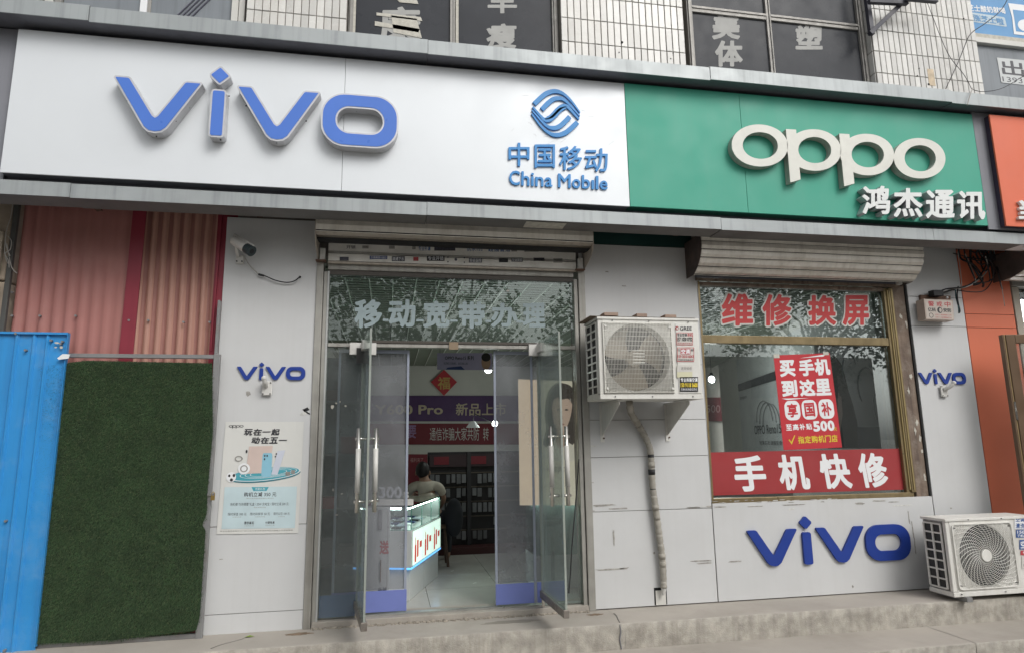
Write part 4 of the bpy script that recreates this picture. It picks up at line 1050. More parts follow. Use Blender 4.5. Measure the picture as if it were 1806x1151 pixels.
ws([ell(.5, .5, .5, .5, 24)], (.20, .375, .35, .475), white, .0018); ws([ell(.5, .5, .32, .32, 20), ell(.5, .5, .22, .22, 20)], (.20, .375, .35, .475), inkg, .0022)
ws([ell(.5, .5, .5, .5, 24)], (.065, .455, .185, .545), white, .0018)
for b in ((.085, .475, .115, .50), (.14, .47, .175, .50), (.11, .51, .15, .54)): ws([ell(.5, .5, .5, .5, 8)], b, pgrey, .0022)
ws([ell(.5, .5, .5, .5, 20), ell(.5, .5, .36, .36, 20)], (.15, .31, .25, .36), inkg, .0016)
ws([rrect(0, 0, 1, 1, .2)], (.80, .455, .86, .49), inkg, .0018); ws([rrect(0, 0, 1, 1, .2)], (.87, .44, .92, .475), inkg, .0018)
ws([[(0, 0), (1, 0), (1, 1), (0, 1)]], (.055, .588, .955, .955), pale, 0)
ws([[(.12, 0), (.88, 0), (1, 1), (0, 1)]], (.385, .59, .60, .625), teal, .0004)
wp('优惠礼包', (.43, .597, .555, .618), white, Yo=.0008)
wp('购机立减 350 元', (.30, .635, .70, .675), pgrey, .012, 120, Yo=.0004); wp('购Reno系列指定机型最高立减350元', (.33, .685, .67, .695), inkg, Yo=.0004)
wp('购机赠“为你撑腰”礼盒 / 20W 充电宝 / 限时立减 200 元', (.14, .728, .86, .755), pgrey, Yo=.0004); wp('指定机型可享', (.43, .765, .58, .775), inkg, Yo=.0004)
for s, u0, u1 in (('限时保值 300 元', .12, .345), ('限时碎屏享 50 元', .39, .635), ('限时以旧 100 元', .68, .88)):
    wp(s, (u0, .815, u1, .84), pgrey, Yo=.0004); wp('以活动为准', (u0+.06, .848, u1-.06, .857), inkg, Yo=.0004)
for s, u0, u1 in (('腰部套起', .325, .445), ('分期免息', .585, .70)): wp(s, (u0, .892, u1, .918), pgrey, .01, 64, Yo=.0004); wp('以店内为准', (u0, .926, u1, .935), inkg, Yo=.0004)
wp('本活动最终解释权以门店公示为准详情请咨询店内销售人员谢谢惠顾', (.04, .968, .93, .98), inkg)

# ------------------------------------------------------------------ security camera, sockets
zc = at(425, 460, -.05)
SCAM = thing('security_camera', 'white bullet security camera with a dark hood at the top of the left pier', 'security camera', (zc[0], -.01, zc[1]))
a = at(423, 458, -.02); bx('mount_plate', plas, SCAM, a[0]-.028, a[0]+.028, -.03, -.007, a[1]-.03, a[1]+.03, .005)
MB().tube(smooth_path([(a[0]-.01, -.03, a[1]+.02), (a[0]-.012, -.07, a[1]+.05), (a[0]-.01, -.10, a[1]+.085)], 5), .012, 10).build('arm', plas, SCAM, smooth=True)
for dx in (-.018, .018): MB().cyl((a[0]+dx, -.034, a[1]-.016), (a[0]+dx, -.028, a[1]-.016), .006, 8).build('screw', black, SCAM)
b0 = at(413, 424, -.10); b1 = at(440, 441, -.17); b2 = at(449, 441, -.19)
ax_ = (Vector((b1[0], -.17, b1[1]))-Vector((b0[0], -.10, b0[1]))); u = ax_.normalized()
h = MB().tube([Vector((b0[0], -.10, b0[1]))-u*.005, Vector((b0[0], -.10, b0[1])), Vector((b1[0], -.17, b1[1]))], [.028, .036, .038], 18).build('housing', plas, SCAM, smooth=False)
MB().tube([Vector((b1[0], -.17, b1[1]))-u*.03, Vector((b1[0], -.17, b1[1]))+u*.025], [.0385, .0395], 18).build('front_cap', mat('camera_dark', (.035, .05, .055), .3), SCAM, smooth=False)
MB().tube([Vector((b0[0], -.10, b0[1]))+Vector((0, 0, .039)), Vector((b1[0], -.17, b1[1]))+Vector((0, 0, .043))+u*.04], .012, 8).build('sun_shield', plas, SCAM)
MB().cyl(Vector((b1[0], -.17, b1[1]))+u*.025, Vector((b1[0], -.17, b1[1]))+u*.027, .018, 16).build('lens', black, SCAM)
for p0 in ((444, 470), (460, 485), ):
    pass
pts = [at(455, 484, -.03), at(468, 487, -.03), at(485, 494, -.035), at(505, 498, -.035), at(520, 496, -.02), at(530, 489, -.008)]
cb = MB().tube(smooth_path([(p[0], -.03, p[1]) for p in pts], 5), .0042, 7).build('camera_cable', cablek, SCAM, smooth=True)
pw = [at(432, 455, -.03), at(440, 468, -.02), at(450, 478, -.02), at(456, 484, -.03)]
MB().tube(smooth_path([(p[0], -.025, p[1]) for p in pw], 5), .0035, 7).build('camera_cable', cablew, SCAM, smooth=True)
p = at(529, 489, -.007); MB().ball((p[0], -.010, p[1]), .009, 8, 6).build('cable_plug', cablek, SCAM)
p = at(461, 485, -.03); MB().tube([(p[0]-.02, -.03, p[1]+.004), (p[0]+.018, -.03, p[1]-.006)], .008, 8).build('cable_plug', cablek, SCAM)
def bare_mount(label, x, y, arm):
    a = at(x, y, -.02); T = thing('camera_mount', label, 'bracket', (a[0], -.01, a[1]))
    bx('mount_plate', plas, T, a[0]-.034, a[0]+.034, -.032, -.019, a[1]-.055, a[1]+.045, .006)
    MB().tube(smooth_path([(a[0]-.006, -.03, a[1]+.01), (a[0]+arm[0]*.5, -.07, a[1]+arm[1]*.5), (a[0]+arm[0], -.085, a[1]+arm[1])], 5), [.016]*11, 10).build('arm', plas, T, smooth=True)
    MB().ball((a[0]+arm[0], -.085, a[1]+arm[1]), .019, 12, 8).build('ball_joint', plas, T, smooth=True)
    for dx in (-.024, .024):
        for dz in (-.044, .034): MB().cyl((a[0]+dx, -.034, a[1]+dz), (a[0]+dx, -.031, a[1]+dz), .005, 8).build('screw', black, T)
bare_mount('bare white camera bracket in front of the left pier logo', 471, 683, (-.012, .06))
bare_mount('bare white camera bracket with its arm raised under the right pier logo', 1664, 688, (.05, .06))

# ------------------------------------------------------------------ air conditioner units
def ac_box(T, x0, x1, y0, y1, z0, z1, cas=acw):
    """casing as separate panels; front has an opening filled by the fan area"""
    bx('top_panel', cas, T, x0-.006, x1+.006, y0-.008, y1+.004, z1-.016, z1+.004, .004)
    bx('base_pan', cas, T, x0-.002, x1+.002, y0-.004, y1, z0, z0+.035, .004)
    bx('corner_post', cas, T, x0, x0+.035, y0, y0+.03, z0+.036, z1-.017, .005)
    bx('side_panel', cas, T, x1-.012, x1, y0+.002, y1, z0+.036, z1-.017, .003)
    bx('back_panel', acf, T, x0+.01, x1-.013, y1-.03, y1-.005, z0+.036, z1-.017)
    bx('condenser', acf, T, x0+.012, x0+.030, y0+.031, y1-.031, z0+.036, z1-.017)
def side_grille(T, x0, y0, y1, z0, z1, rows, cols):
    for r_ in range(rows+1):
        z = z0+(z1-z0)*r_/rows; bx('side_slat', acw, T, x0-.003, x0+.008, y0, y1, z-.006, z+.006, .002)
    for c in range(cols+1):
        y = y0+(y1-y0)*c/cols; bx('side_slat', acw, T, x0-.0045, x0+.007, y-.007, y+.007, z0, z1, .002)
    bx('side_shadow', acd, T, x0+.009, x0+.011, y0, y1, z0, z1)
AX0, AX1, AY0, AY1, AZ0, AZ1 = at(1055, 600, -.46)[0], at(1233, 600, -.46)[0], -.46, -.15, at(1150, 703, -.46)[1], at(1150, 561, -.46)[1]
A1 = thing('air_conditioner', 'beige outdoor unit with a square wire grille on wall brackets between door and window', 'air conditioner', ((AX0+AX1)/2, -.3, AZ0))
ac_box(A1, AX0, AX1, AY0, AY1, AZ0, AZ1)
side_grille(A1, AX0, AY0+.045, AY1-.02, AZ0+.04, AZ1-.03, 9, 2)
fx0, fx1 = at(1064, 640, AY0)[0], at(1187, 640, AY0)[0]; fz0, fz1 = AZ0+.045, AZ1-.035
# front panel with round opening: a plate with a hole
fc = (.5*(fx0+fx1)-.005, .5*(fz0+fz1)); R_ = (fz1-fz0)/2-.008
plate = [[(AX0+.036, AZ0+.036), (AX1-.001, AZ0+.036), (AX1-.001, AZ1-.017), (AX0+.036, AZ1-.017)], ell(fc[0], fc[1], R_, R_, 56)]
V, F = fill(plate); solid(V, F, plate, lambda x, y, d: (x, AY0+d, y), .012).build('front_panel', acw, A1)
mb = MB(); n = 56
for (ra, ya), (rb, yb_) in (((R_, AY0+.0), (R_-.012, AY0+.06)),):
    v = [(fc[0]+ra*math.cos(2*math.pi*i/n), ya, fc[1]+ra*math.sin(2*math.pi*i/n)) for i in range(n)]+[(fc[0]+rb*math.cos(2*math.pi*i/n), yb_, fc[1]+rb*math.sin(2*math.pi*i/n)) for i in range(n)]
    mb.add(v, [(i, n+i, n+(i+1) % n, (i+1) % n) for i in range(n)])
mb.build('fan_shroud', acw, A1, smooth=True)
bx('fan_cavity', acd, A1, AX0+.036, AX1-.02, AY0+.14, AY0+.145, AZ0+.036, AZ1-.017)
def fan(T, c, y, R, blade_m, nb=3, tw=.05):
    hub = MB().cyl((c[0], y-.02, c[1]), (c[0], y+.03, c[1]), R*.24, 20).build('fan_hub', blade_m, T, smooth=False)
    for k in range(nb):
        mb = MB(); v = []; m = 8
        for j in range(5):
            r_ = R*(.22+.72*j/4)
            for i in range(m+1):
                a = 2*math.pi*k/nb+(-.10-.35*(j/4)**1.5)+(1.15+.25*j/4)*i/m; v.append((c[0]+r_*math.cos(a), y+.03-tw*i/m, c[1]+r_*math.sin(a)))
        mb.add(v, [(j*(m+1)+i, j*(m+1)+i+1, (j+1)*(m+1)+i+1, (j+1)*(m+1)+i) for j in range(4) for i in range(m)]).build('fan_blade', blade_m, hub, smooth=True)
fan(A1, fc, AY0+.085, R_, mat('beige_blade', (.38, .33, .26), .5, dirt=.4))
# square wire guard: dense upright wires, horizontal wires, rim
gd = bx('wire_guard', acg, A1, fx0, fx1, AY0-.014, AY0-.008, fz1-.012, fz1, .002)
bx('guard_rim', acg, gd, fx0, fx1, AY0-.014, AY0-.001, fz0, fz0+.010, .002); bx('guard_rim', acg, gd, fx0, fx0+.010, AY0-.014, AY0-.001, fz0+.011, fz1-.013, .002); bx('guard_rim', acg, gd, fx1-.010, fx1, AY0-.014, AY0-.001, fz0+.011, fz1-.013, .002)
nv = 46
for i in range(1, nv):
    x = fx0+.01+(fx1-fx0-.02)*i/nv
    MB().cyl((x, AY0-.017, fz0+.006), (x, AY0-.017, fz1-.006), .0021, 5).build('guard_wire', acg, gd, smooth=True)
for i in range(1, 15):
    z = fz0+(fz1-fz0)*i/15
    MB().cyl((fx0+.006, AY0-.0125, z), (fx1-.006, AY0-.0125, z), .0022, 5).build('guard_wire', acg, gd, smooth=True)
for i in range(5):
    z = fc[1]-.04+i*.022; bx('guard_wire', acg, gd, fc[0]-.045, fc[0]+.05, AY0-.021, AY0-.0195, z-.0035, z+.0035)
for dx, dz in ((.02, .03), (.02, -.03), (-.02, .03), (-.02, -.03)):
    c = (fx0+dx if dx > 0 else fx1+dx, fz0-dz if dz < 0 else fz1-dz); MB().cyl((c[0], AY0-.020, c[1]), (c[0], AY0-.012, c[1]), .009, 10).build('guard_clip', acw, gd)
# service panel on the right with badge and stickers
sx0, sx1 = at(1192, 600, AY0)[0], at(1226, 600, AY0)[0]
bx('service_panel', acw, A1, sx0, AX1-.012, AY0-.006, AY0-.0005, AZ0+.04, AZ1-.035, .003)
for x in (AX0+.11, (AX0+AX1)/2, AX1-.08):
    for z in (AZ0+.018, AZ1-.024): MB().cyl((x, AY0-.009, z), (x, AY0-.003, z), .005, 8).build('screw', mat('screw_steel', (.2, .2, .2), .4, metal=.8), A1)
YS = AY0-.0075
badge = thing('x', 'x', 'x'); bpy.data.objects.remove(badge)
flatshape('badge_mark', [ell(.5, .5, .5, .5, 20), ell(.62, .45, .28, .28, 16)], px_quad((1191, 575, 1197, 582), YS), YS, redv, A1, .0004)
print_text('lettering', 'GREE', px_quad((1199, 575.5, 1220, 582.5), YS), YS, pgrey, A1, level=.02, n=110)
wst = mat('worn_white_sticker', (.60, .58, .54), .5, dirt=.3, dcol=(.4, .38, .33), ds=20); rin = mat('red_ink', (.45, .06, .07), .5)
def lab(b, base, lines, label):
    q = px_quad(b, YS); o = sheet('sticker', q, YS-.0012, YS, base, A1, label)
    for s, m, v0, v1, u0, u1, lv in lines:
        if s == '#': flatshape('print', [[(0, 0), (1, 0), (1, 1), (0, 1)]], sub(q, (u0, v0, u1, v1)), YS-.0018, m, o)
        elif s == '[]': flatshape('print', [[(0, 0), (1, 0), (1, 1), (0, 1)], [(.03, .04), (.97, .04), (.97, .96), (.03, .96)]], q, YS-.0016, m, o)
        else: print_text('lettering', s, sub(q, (u0, v0, u1, v1)), YS-.0024, m, o, level=lv, n=90)
lab((1193, 586, 1222, 608), wst, [('[]', rin, 0, 1, 0, 1, 0), ('专业空调', pgrey, .06, .32, .04, .62, .02), ('移机', rin, .06, .32, .66, .96, .02), ('157 1030 0732', black, .38, .70, .04, .96, .04), ('拆装加氟清洗维修', rin, .78, .93, .06, .94, 0)], 'white sticker with red border')
lab((1194, 612, 1224, 637), wst, [('[]', rin, 0, 1, 0, 1, 0), ('#', rin, .08, .48, .20, .78, 0), ('空调', white, .11, .45, .24, .74, .03), ('专业', pgrey, .10, .28, .03, .17, .01), ('维修', pgrey, .10, .28, .81, .97, .01), ('159 3010 6063', rin, .53, .74, .04, .96, .02), ('空调拆装加氟维修', pgrey, .80, .94, .06, .94, 0)], 'white sticker with a red block')
lab((1194, 643, 1221, 665), mat('pale_yellow_sticker', (.62, .60, .42), .5), [('#', wst, 0, .55, 0, 1, 0), ('送货维修', inkg, .15, .40, .25, .95, .01)], 'pale yellow worn sticker')
lab((1199, 664, 1231, 690), black, [('专业拆装空调', white, .06, .34, .04, .96, .02), ('150 9118 5600', yellow, .40, .70, .03, .97, .04), ('加氟清洗维修移机', white, .76, .93, .05, .95, 0)], 'black sticker with a yellow number')
# brackets
for xb in (at(1064, 740, -.05)[0], at(1180, 745, -.05)[0]):
    br = MB().prism_x([(-.01, AZ0-.012), (-.43, AZ0-.012), (-.43, AZ0-.035), (-.02, AZ0-.25), (-.01, AZ0-.25)], xb-.002, xb+.002).build('wall_bracket', acw, A1)
    bx('bracket_flange', acw, br, xb-.018, xb+.018, -.44, -.008, AZ0-.0115, AZ0-.003); bx('bracket_flange', acw, br, xb-.016, xb+.016, -.014, -.0075, AZ0-.30, AZ0-.0125)
    for z in (AZ0-.27, AZ0-.08): MB().cyl((xb+.010, -.022, z), (xb+.010, -.013, z), .007, 8).build('bolt', rust, br)
# rubble on top
CB = MB().prism_x([(AY0-.01, AZ1+.0055), (AY0+.02, AZ1+.012), (AY1, AZ1+.014), (AY1, AZ1+.0055)], AX0-.05, AX1-.02).build('flattened_carton', mat('old_carton', (.20, .15, .11), .9, var=.3, bump=.5), None); tag(CB, 'flattened brown carton lying on top of the beige outdoor unit', 'cardboard')
for i, (x, w) in enumerate(((1075, 26), (1130, 20), (1182, 22))):
    a = at(x, 556, -.40)[0]; bk = MB().box(a-w/480, a+w/480, -.44+i*.015, -.34+i*.01, AZ1+.0155, AZ1+.0155+.026).build('brick', mat('brick_red', (.30, .22, .175), .9, var=.25, bump=.7, dirt=.5, dcol=(.4, .36, .3)), None, .004)
    tag(bk, ['dusty brick at the left end of the carton on the outdoor unit', 'dusty brick in the middle of the carton on the outdoor unit', 'dusty brick at the right end of the carton by the small brand badge'][i], 'brick', 'bricks holding down the carton')
# insulated pipe
pp = [(1090, 712), (1104, 728), (1122, 745), (1136, 765), (1146, 788), (1149, 812), (1150, 835), (1152, 862), (1156, 890), (1160, 920), (1164, 950), (1168, 980), (1170, 1005), (1171, 1036)]
pc = smooth_path([(at(x, y, -.05)[0], -.30 if i == 0 else -.16 if i == 1 else -.07 if i == 2 else -.045, at(x, y, -.05)[1]) for i, (x, y) in enumerate(pp)], 7)
T = thing('insulated_pipe', 'cream wrapped refrigerant pipe curving down the wall from the outdoor unit', 'pipe', (pc[-1][0], -.045, pc[-1][2]))
wrap = mat('pipe_wrap', (.33, .31, .27), .65, var=.16, vs=14, bump=.5, bs=60, dirt=.45, dcol=(.26, .23, .18), ds=9)
rr = [.0245+.0022*math.sin(i*1.9)+random.uniform(-.0012, .0012) for i in range(len(pc))]
MB().tube(pc, rr, 14).build('wrap', wrap, T, smooth=True)
for i in range(5, len(pc)-2, 4):       # overlapping turns of tape
    d = (pc[i+1]-pc[i]).normalized(); c = pc[i]
    mb = MB(); mb.tube([c-d*.020, c+d*.020], [rr[i]+.0010, rr[i]+.0003], 14)
    blk = c.z < at(1150, 803, 0)[1] and c.z > at(1150, 880, 0)[1]
    mb.build('tape_turn', cablek if blk and (i//4) % 2 == 0 else wrap, T, smooth=True)
pb = pc[-1]; MB().tube([pb, pb+Vector((-.004, .0, -.05))], [.02, .012], 10).build('pipe_end', plas, T)
# lower right unit
cx0 = at(1674, 980, -.42)[0]; LX0, LX1, LY0, LY1, LZ0, LZ1 = cx0, cx0+.80, -.42, -.19, .035, at(1700, 914, -.42)[1]
A2 = thing('air_conditioner', 'white outdoor unit with a round spiral grille standing on the platform at right', 'air conditioner', (LX0+.4, -.27, 0))
ac_box(A2, LX0, LX1, LY0, LY1, LZ0, LZ1)
side_grille(A2, LX0, LY0+.05, LY1-.015, LZ0+.05, LZ1-.04, 7, 2)
for x in (LX0+.08, LX1-.12): bx('foot', galv, A2, x, x+.05, LY0-.03, LY1+.02, .001, LZ0-.001, .003)
gx0, gx1 = at(1683, 980, LY0)[0], at(1790, 980, LY0)[0]; gz0, gz1 = LZ0+.05, LZ1-.035; gc = ((gx0+gx1)/2, (gz0+gz1)/2); GR = min(gx1-gx0, gz1-gz0)/2-.012
plate = [[(LX0+.036, LZ0+.036), (LX1-.001, LZ0+.036), (LX1-.001, LZ1-.017), (LX0+.036, LZ1-.017)], ell(gc[0], gc[1], GR, GR, 64)]
V, F = fill(plate); solid(V, F, plate, lambda x, y, d: (x, LY0+d, y), .02).build('front_panel', acw, A2)
fl = [rrect(gx0, gz0, gx1, gz1, .03), rrect(gx0+.008, gz0+.008, gx1-.008, gz1-.008, .024)]
V, F = fill(fl); gd = solid(V, F, fl, lambda x, y, d: (x, LY0-.012+d, y), .012).build('fan_guard', acw, A2)
bx('fan_cavity', acd, A2, LX0+.036, LX1-.02, LY0+.16, LY0+.165, LZ0+.036, LZ1-.017)
fan(A2, gc, LY0+.09, GR, mat('grey_blade', (.05, .05, .05), .5), 3)
MB().cyl((gc[0], LY0-.020, gc[1]), (gc[0], LY0-.002, gc[1]), .046, 28).build('guard_hub', acw, gd, .004, smooth=False)
HX, HZ = (gx1-gx0)/2-.006, (gz1-gz0)/2-.006
def clipsq(x, z): return abs(x-gc[0]) <= HX and abs(z-gc[1]) <= HZ
for s, cnt, yy in ((1, 34, LY0-.010),):
    for k in range(cnt):
        pts = []
        for j in range(19):
            t = j/18; r_ = .046+(GR*1.36-.046)*t; a_ = 2*math.pi*k/cnt+s*1.15*t
            p = (gc[0]+r_*math.cos(a_), yy-.005*math.sin(min(1, t*1.3)*math.pi), gc[1]+r_*math.sin(a_))
            if clipsq(p[0], p[2]): pts.append(p)
            else: break
        MB().tube(pts, .0021, 5).build('guard_wire', acw, gd, smooth=True)
for j in range(1, 20):
    r_ = .046+(GR*1.34-.046)*j/19.5; runs = [[]]
    for i in range(97):
        a_ = 2*math.pi*i/96; p = (gc[0]+r_*math.cos(a_), LY0-.0075-.005*math.sin(min(1, (j/19)*1.3)*math.pi), gc[1]+r_*math.sin(a_))
        if clipsq(p[0], p[2]): runs[-1].append(p)
        elif runs[-1]: runs.append([])
    mb = MB()
    for rn in runs:
        if len(rn) > 2: mb.tube(rn, .0018, 4)
    if mb.v:
        go_ = mb.build('guard_ring', acw, gd, smooth=True)
        if len([1 for rn in runs if len(rn) > 2]) > 1: go_['kind'] = 'stuff'
for x, z in ((gx0+.025, gz0+.03), (gx0+.025, gz1-.03), (gx1-.025, gz0+.03), (gx1-.025, gz1-.03), (LX0+.06, LZ0+.02), (LX0+.45, LZ0+.02), (LX0+.2, LZ1-.006), (LX0+.5, LZ1-.006)):
    MB().cyl((x, LY0-.013, z), (x, LY0-.001, z), .0045, 8).build('screw', MATS['screw_steel'], A2)
YS = LY0-.003
def lab2(b, base, lines, label):
    q = px_quad(b, YS); o = sheet('sticker', q, YS-.0012, YS, base, A2, label)
    for s, m, v0, v1, u0, u1 in lines:
        print_text('lettering', s, sub(q, (u0, v0, u1, v1)), YS-.002, m, o, level=.02, n=70)
nb = mat('sticker_navy', (.05, .11, .30), .5)
lab2((1789, 909, 1825, 932), white, [('空调维修', nb, .05, .45, .05, .95), ('清洗加氟', nb, .55, .95, .05, .95)], 'white sticker with navy characters')
lab2((1792, 933, 1828, 947), nb, [('1500318', white, .1, .5, .05, .95), ('移机拆装回收', white, .6, .92, .05, .95)], 'navy sticker')
lab2((1798, 951, 1832, 968), nb, [('空调', white, .1, .9, .05, .6)], 'navy sticker with white characters'); lab2((1800, 970, 1834, 978), rin, [('专业维修', white, .1, .9, .1, .9)], 'red sticker'); lab2((1802, 980, 1836, 1002), wst, [('上门服务', nb, .1, .45, .1, .9), ('电话1513', pgrey, .55, .9, .1, .9)], 'white service sticker')

# ------------------------------------------------------------------ alarm light box
q = px_quad(((1629, 527), (1681, 529), (1683, 565), (1633, 563)), -.12)
AL = thing('alarm_box', 'small grimy light box with red and black characters on the right pier', 'sign box', (q[0][0], -.12, q[3][1]))
bq = mat('grimy_box', (.46, .38, .33), .5, var=.1, dirt=.4, dcol=(.25, .2, .16), ds=12)
MB().prism(q, -.12, -.03).build('box_body', bq, AL, .004)
MB().prism(px_quad(((1623, 520), (1676, 522), (1677, 565), (1625, 563)), -.025), -.028, -.0085).build('back_frame', rust, AL)
def al(s, b, m, lv=.01): print_text('lettering', s, sub(q, b), -.1225, m, AL, level=lv, n=80, depth=.0008)
flatshape('face_plate', [rrect(0, 0, 1, 1, .04)], sub(q, (.04, .05, .96, .95)), -.1215, mat('box_face', (.52, .46, .41), .5, dirt=.3), AL, .0008)
for i, ch in enumerate('警戒中'): al(ch, (.13+i*.28, .10, .33+i*.28, .36), rin)
al('亿科', (.10, .42, .37, .62), pgrey, .025); al('安防', (.63, .42, .91, .62), pgrey, .025)
flatshape('shield_mark', [ell(.5, .5, .5, .5, 20), ell(.62, .5, .25, .35, 16)], sub(q, (.42, .38, .60, .68)), -.1225, pgrey, AL, .0006)
flatshape('phone_mark', [ell(.5, .5, .5, .5, 20), ell(.5, .5, .40, .40, 20)], sub(q, (.12, .68, .27, .92)), -.1225, pgrey, AL, .0006)
al('0311-83886110', (.34, .72, .90, .79), rin, 0); al('0311-83886616', (.34, .84, .90, .91), rin, 0)
p = at(1674, 524, -.1); MB().ball((p[0], -.08, p[1]), .010, 10, 8).build('lamp_dome', white, AL)
bx('junction_box', cablek, AL, at(1640, 515, -.05)[0], at(1657, 515, -.05)[0], -.09, -.03, at(1640, 523, -.05)[1], at(1640, 513, -.05)[1], .003)

# ------------------------------------------------------------------ cable tangle by the terracotta pier
CT = thing('cable_bundle', 'tangle of black cables hanging from the canopy over the terracotta pier', 'cables', (5.1, -.1, 2.5))
def cable(pts, r=.005, m=None, Y=-.06, jit=.0, par=None):
    P3 = []
    for i, p in enumerate(pts):
        y_ = p[2] if len(p) > 2 else Y+jit*math.sin(i*2.1); c = at(p[0], p[1], y_); P3.append((c[0], y_, c[1]))
    return MB().tube(smooth_path(P3, 5), r, 6).build('cable', m or cablek, par or CT, smooth=True)
for pts, r_, m_ in (
    ([(1650, 519), (1668, 510), (1700, 506), (1722, 494), (1738, 470), (1748, 440), (1752, 425)], .007, cablek),
    ([(1650, 521), (1675, 511), (1705, 506), (1728, 492), (1742, 474), (1738, 452)], .005, cablew),
    ([(1652, 522), (1680, 512), (1712, 515), (1735, 513), (1748, 498), (1752, 480), (1742, 462), (1722, 456), (1700, 455)], .005, cablek),
    ([(1655, 518), (1690, 508), (1720, 500), (1745, 496), (1756, 480), (1748, 462), (1730, 450)], .005, cablek),
    ([(1690, 436), (1694, 455), (1706, 462), (1720, 470), (1733, 490), (1728, 500), (1716, 503)], .008, cablek),
    ([(1700, 430), (1702, 450), (1714, 480), (1722, 498)], .006, cablek), ([(1702, 448), (1712, 470), (1721, 495)], .004, cablew),
    ([(1712, 432), (1712, 460), (1722, 480), (1734, 500), (1733, 506)], .010, cablek), ([(1724, 434), (1728, 448), (1740, 465), (1746, 490), (1744, 497)], .006, cablek),
    ([(1689, 444), (1693, 470), (1696, 500), (1695, 510)], .003, cablew), ([(1681, 447), (1700, 452), (1726, 460), (1745, 452), (1750, 436)], .005, cablek),
    ([(1750, 436), (1757, 460), (1761, 485), (1766, 505), (1768, 510)], .007, cablek), ([(1753, 440), (1759, 470), (1767, 508), (1772, 540)], .003, cablew),
    ([(1718, 425), (1728, 444), (1733, 452)], .004, cablew), ([(1690, 505), (1688, 520), (1690, 535), (1693, 548), (1691, 552)], .006, cablek), ([(1685, 511), (1686, 524), (1690, 540), (1691, 551)], .005, mat('teal_tape', (.02, .07, .08), .5)),
    ([(1736, 446), (1730, 462), (1736, 478), (1744, 470), (1742, 448), (1730, 440), (1722, 446), (1726, 458)], .007, cablek),
    ([(1708, 438), (1720, 446), (1738, 440), (1750, 448), (1744, 462), (1728, 466), (1716, 452)], .006, cablek)):
    cable(pts, r_, m_, -.07, .03)
for c_, b in (((1748, 454), (.05, .06)), ((1738, 442), (.03, .03)), ((1696, 437), (.05, .02))):
    p = at(*c_, -.07); MB().box(p[0]-b[0]*.6, p[0]+b[0]*.6, -.09, -.03, p[1]-b[1]*.5, p[1]+b[1]*.5).build('splice_box', cablek, CT, .006)
# cables on the tiled wall and canopy
WC = thing('overhead_cable', 'thin dark cables sagging across the tiled wall above the green sign', 'cable', (5.0, -.1, 4.4))
cable([(1790, -30, -.15), (1768, 15, -.12), (1740, 40, -.10), (1712, 60, -.06), (1700, 85, -.04), (1690, 110, -.04), (1668, 157, -.04)], .004, cablek, par=WC)
cable([(1630, -10, -.06), (1645, 30, -.04), (1672, 95, -.04), (1700, 132, -.04), (1714, 158, -.04)], .003, cablek, par=WC)
cable([(1714, 158, -.3), (1735, 162, -.3), (1770, 155, -.25), (1815, 128, -.2)], .003, cablek, par=WC)
cable([(1716, 155, -.63), (1712, 165, -.64), (1709, 175, -.64), (1706, 186, -.64)], .004, cablew, par=WC)
# awning bracket on the tiled wall
AB = thing('steel_bracket', 'dark steel angle bracket bolted to the tiled wall over the green sign', 'bracket', (4.5, 0, 4.9))
def bar(p, q_, w, Y, par, nm='bar'):
    a = at(*p, Y); b = at(*q_, Y); dx, dz = b[0]-a[0], b[1]-a[1]; l = math.hypot(dx, dz); nx_, nz_ = -dz/l*w, dx/l*w
    MB().prism([(a[0]+nx_, a[1]+nz_), (b[0]+nx_, b[1]+nz_), (b[0]-nx_, b[1]-nz_), (a[0]-nx_, a[1]-nz_)], Y-.02, Y+.02).build(nm, mat('dark_bar', (.045, .045, .06), .5, dirt=.3), par, .003)
bar((1524, -40), (1537, 62), .022, -.05, AB); bar((1534, 60), (1612, -14), .02, -.10, AB); bar((1532, 3), (1600, 6), .020, -.14, AB)
bar((1598, -3), (1652, 2), .022, -.18, AB)

# ------------------------------------------------------------------ neighbour's door and window (right)
NW = thing('neighbour_shopfront', 'glazed front of the neighbouring shop with lit white characters', 'shop window', (5.6, 0, 0))
bx('frame', mat('pale_trim', (.40, .36, .30), .6, dirt=.4), NW, 5.585, 5.66, -.01, .1, .0, 2.56, .004); bx('head', alu, NW, 5.585, 7.4, -.02, .1, 2.565, 2.68, .004)
bx('neighbour_pane', glass_win, NW, 5.665, 7.4, .05, .056, .02, 2.56)
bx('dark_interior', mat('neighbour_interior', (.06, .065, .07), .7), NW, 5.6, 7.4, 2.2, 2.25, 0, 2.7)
print_text('lit_letter', '推', px_quad((1794, 528, 1832, 592), .03), .03, ledw, NW, level=.05, n=72, depth=.01)
for y in (566, 573): bx('lit_strip', ledw, NW, at(1786, y, .9)[0], at(1800, y, .9)[0], .9, .92, at(1786, y+1.6, .9)[1], at(1786, y-1, .9)[1])
H3 = hood('cream shutter hood of the neighbouring shop with a dark end plate', 5.40, 7.4, [(-.40, 2.84), (-.40, 2.76), (-.37, 2.69), (-.30, 2.63), (-.2, 2.60), (-.1, 2.59)], [shut], None)
ND = thing('open_door', 'open brown aluminium glass door of the neighbouring shop', 'door', (5.10, -.30, 0))
bronze = mat('bronze_aluminium', (.16, .105, .065), .4, metal=.4, var=.1, streak=.15); goldb = mat('gold_bar', (.45, .33, .17), .35, metal=.5)
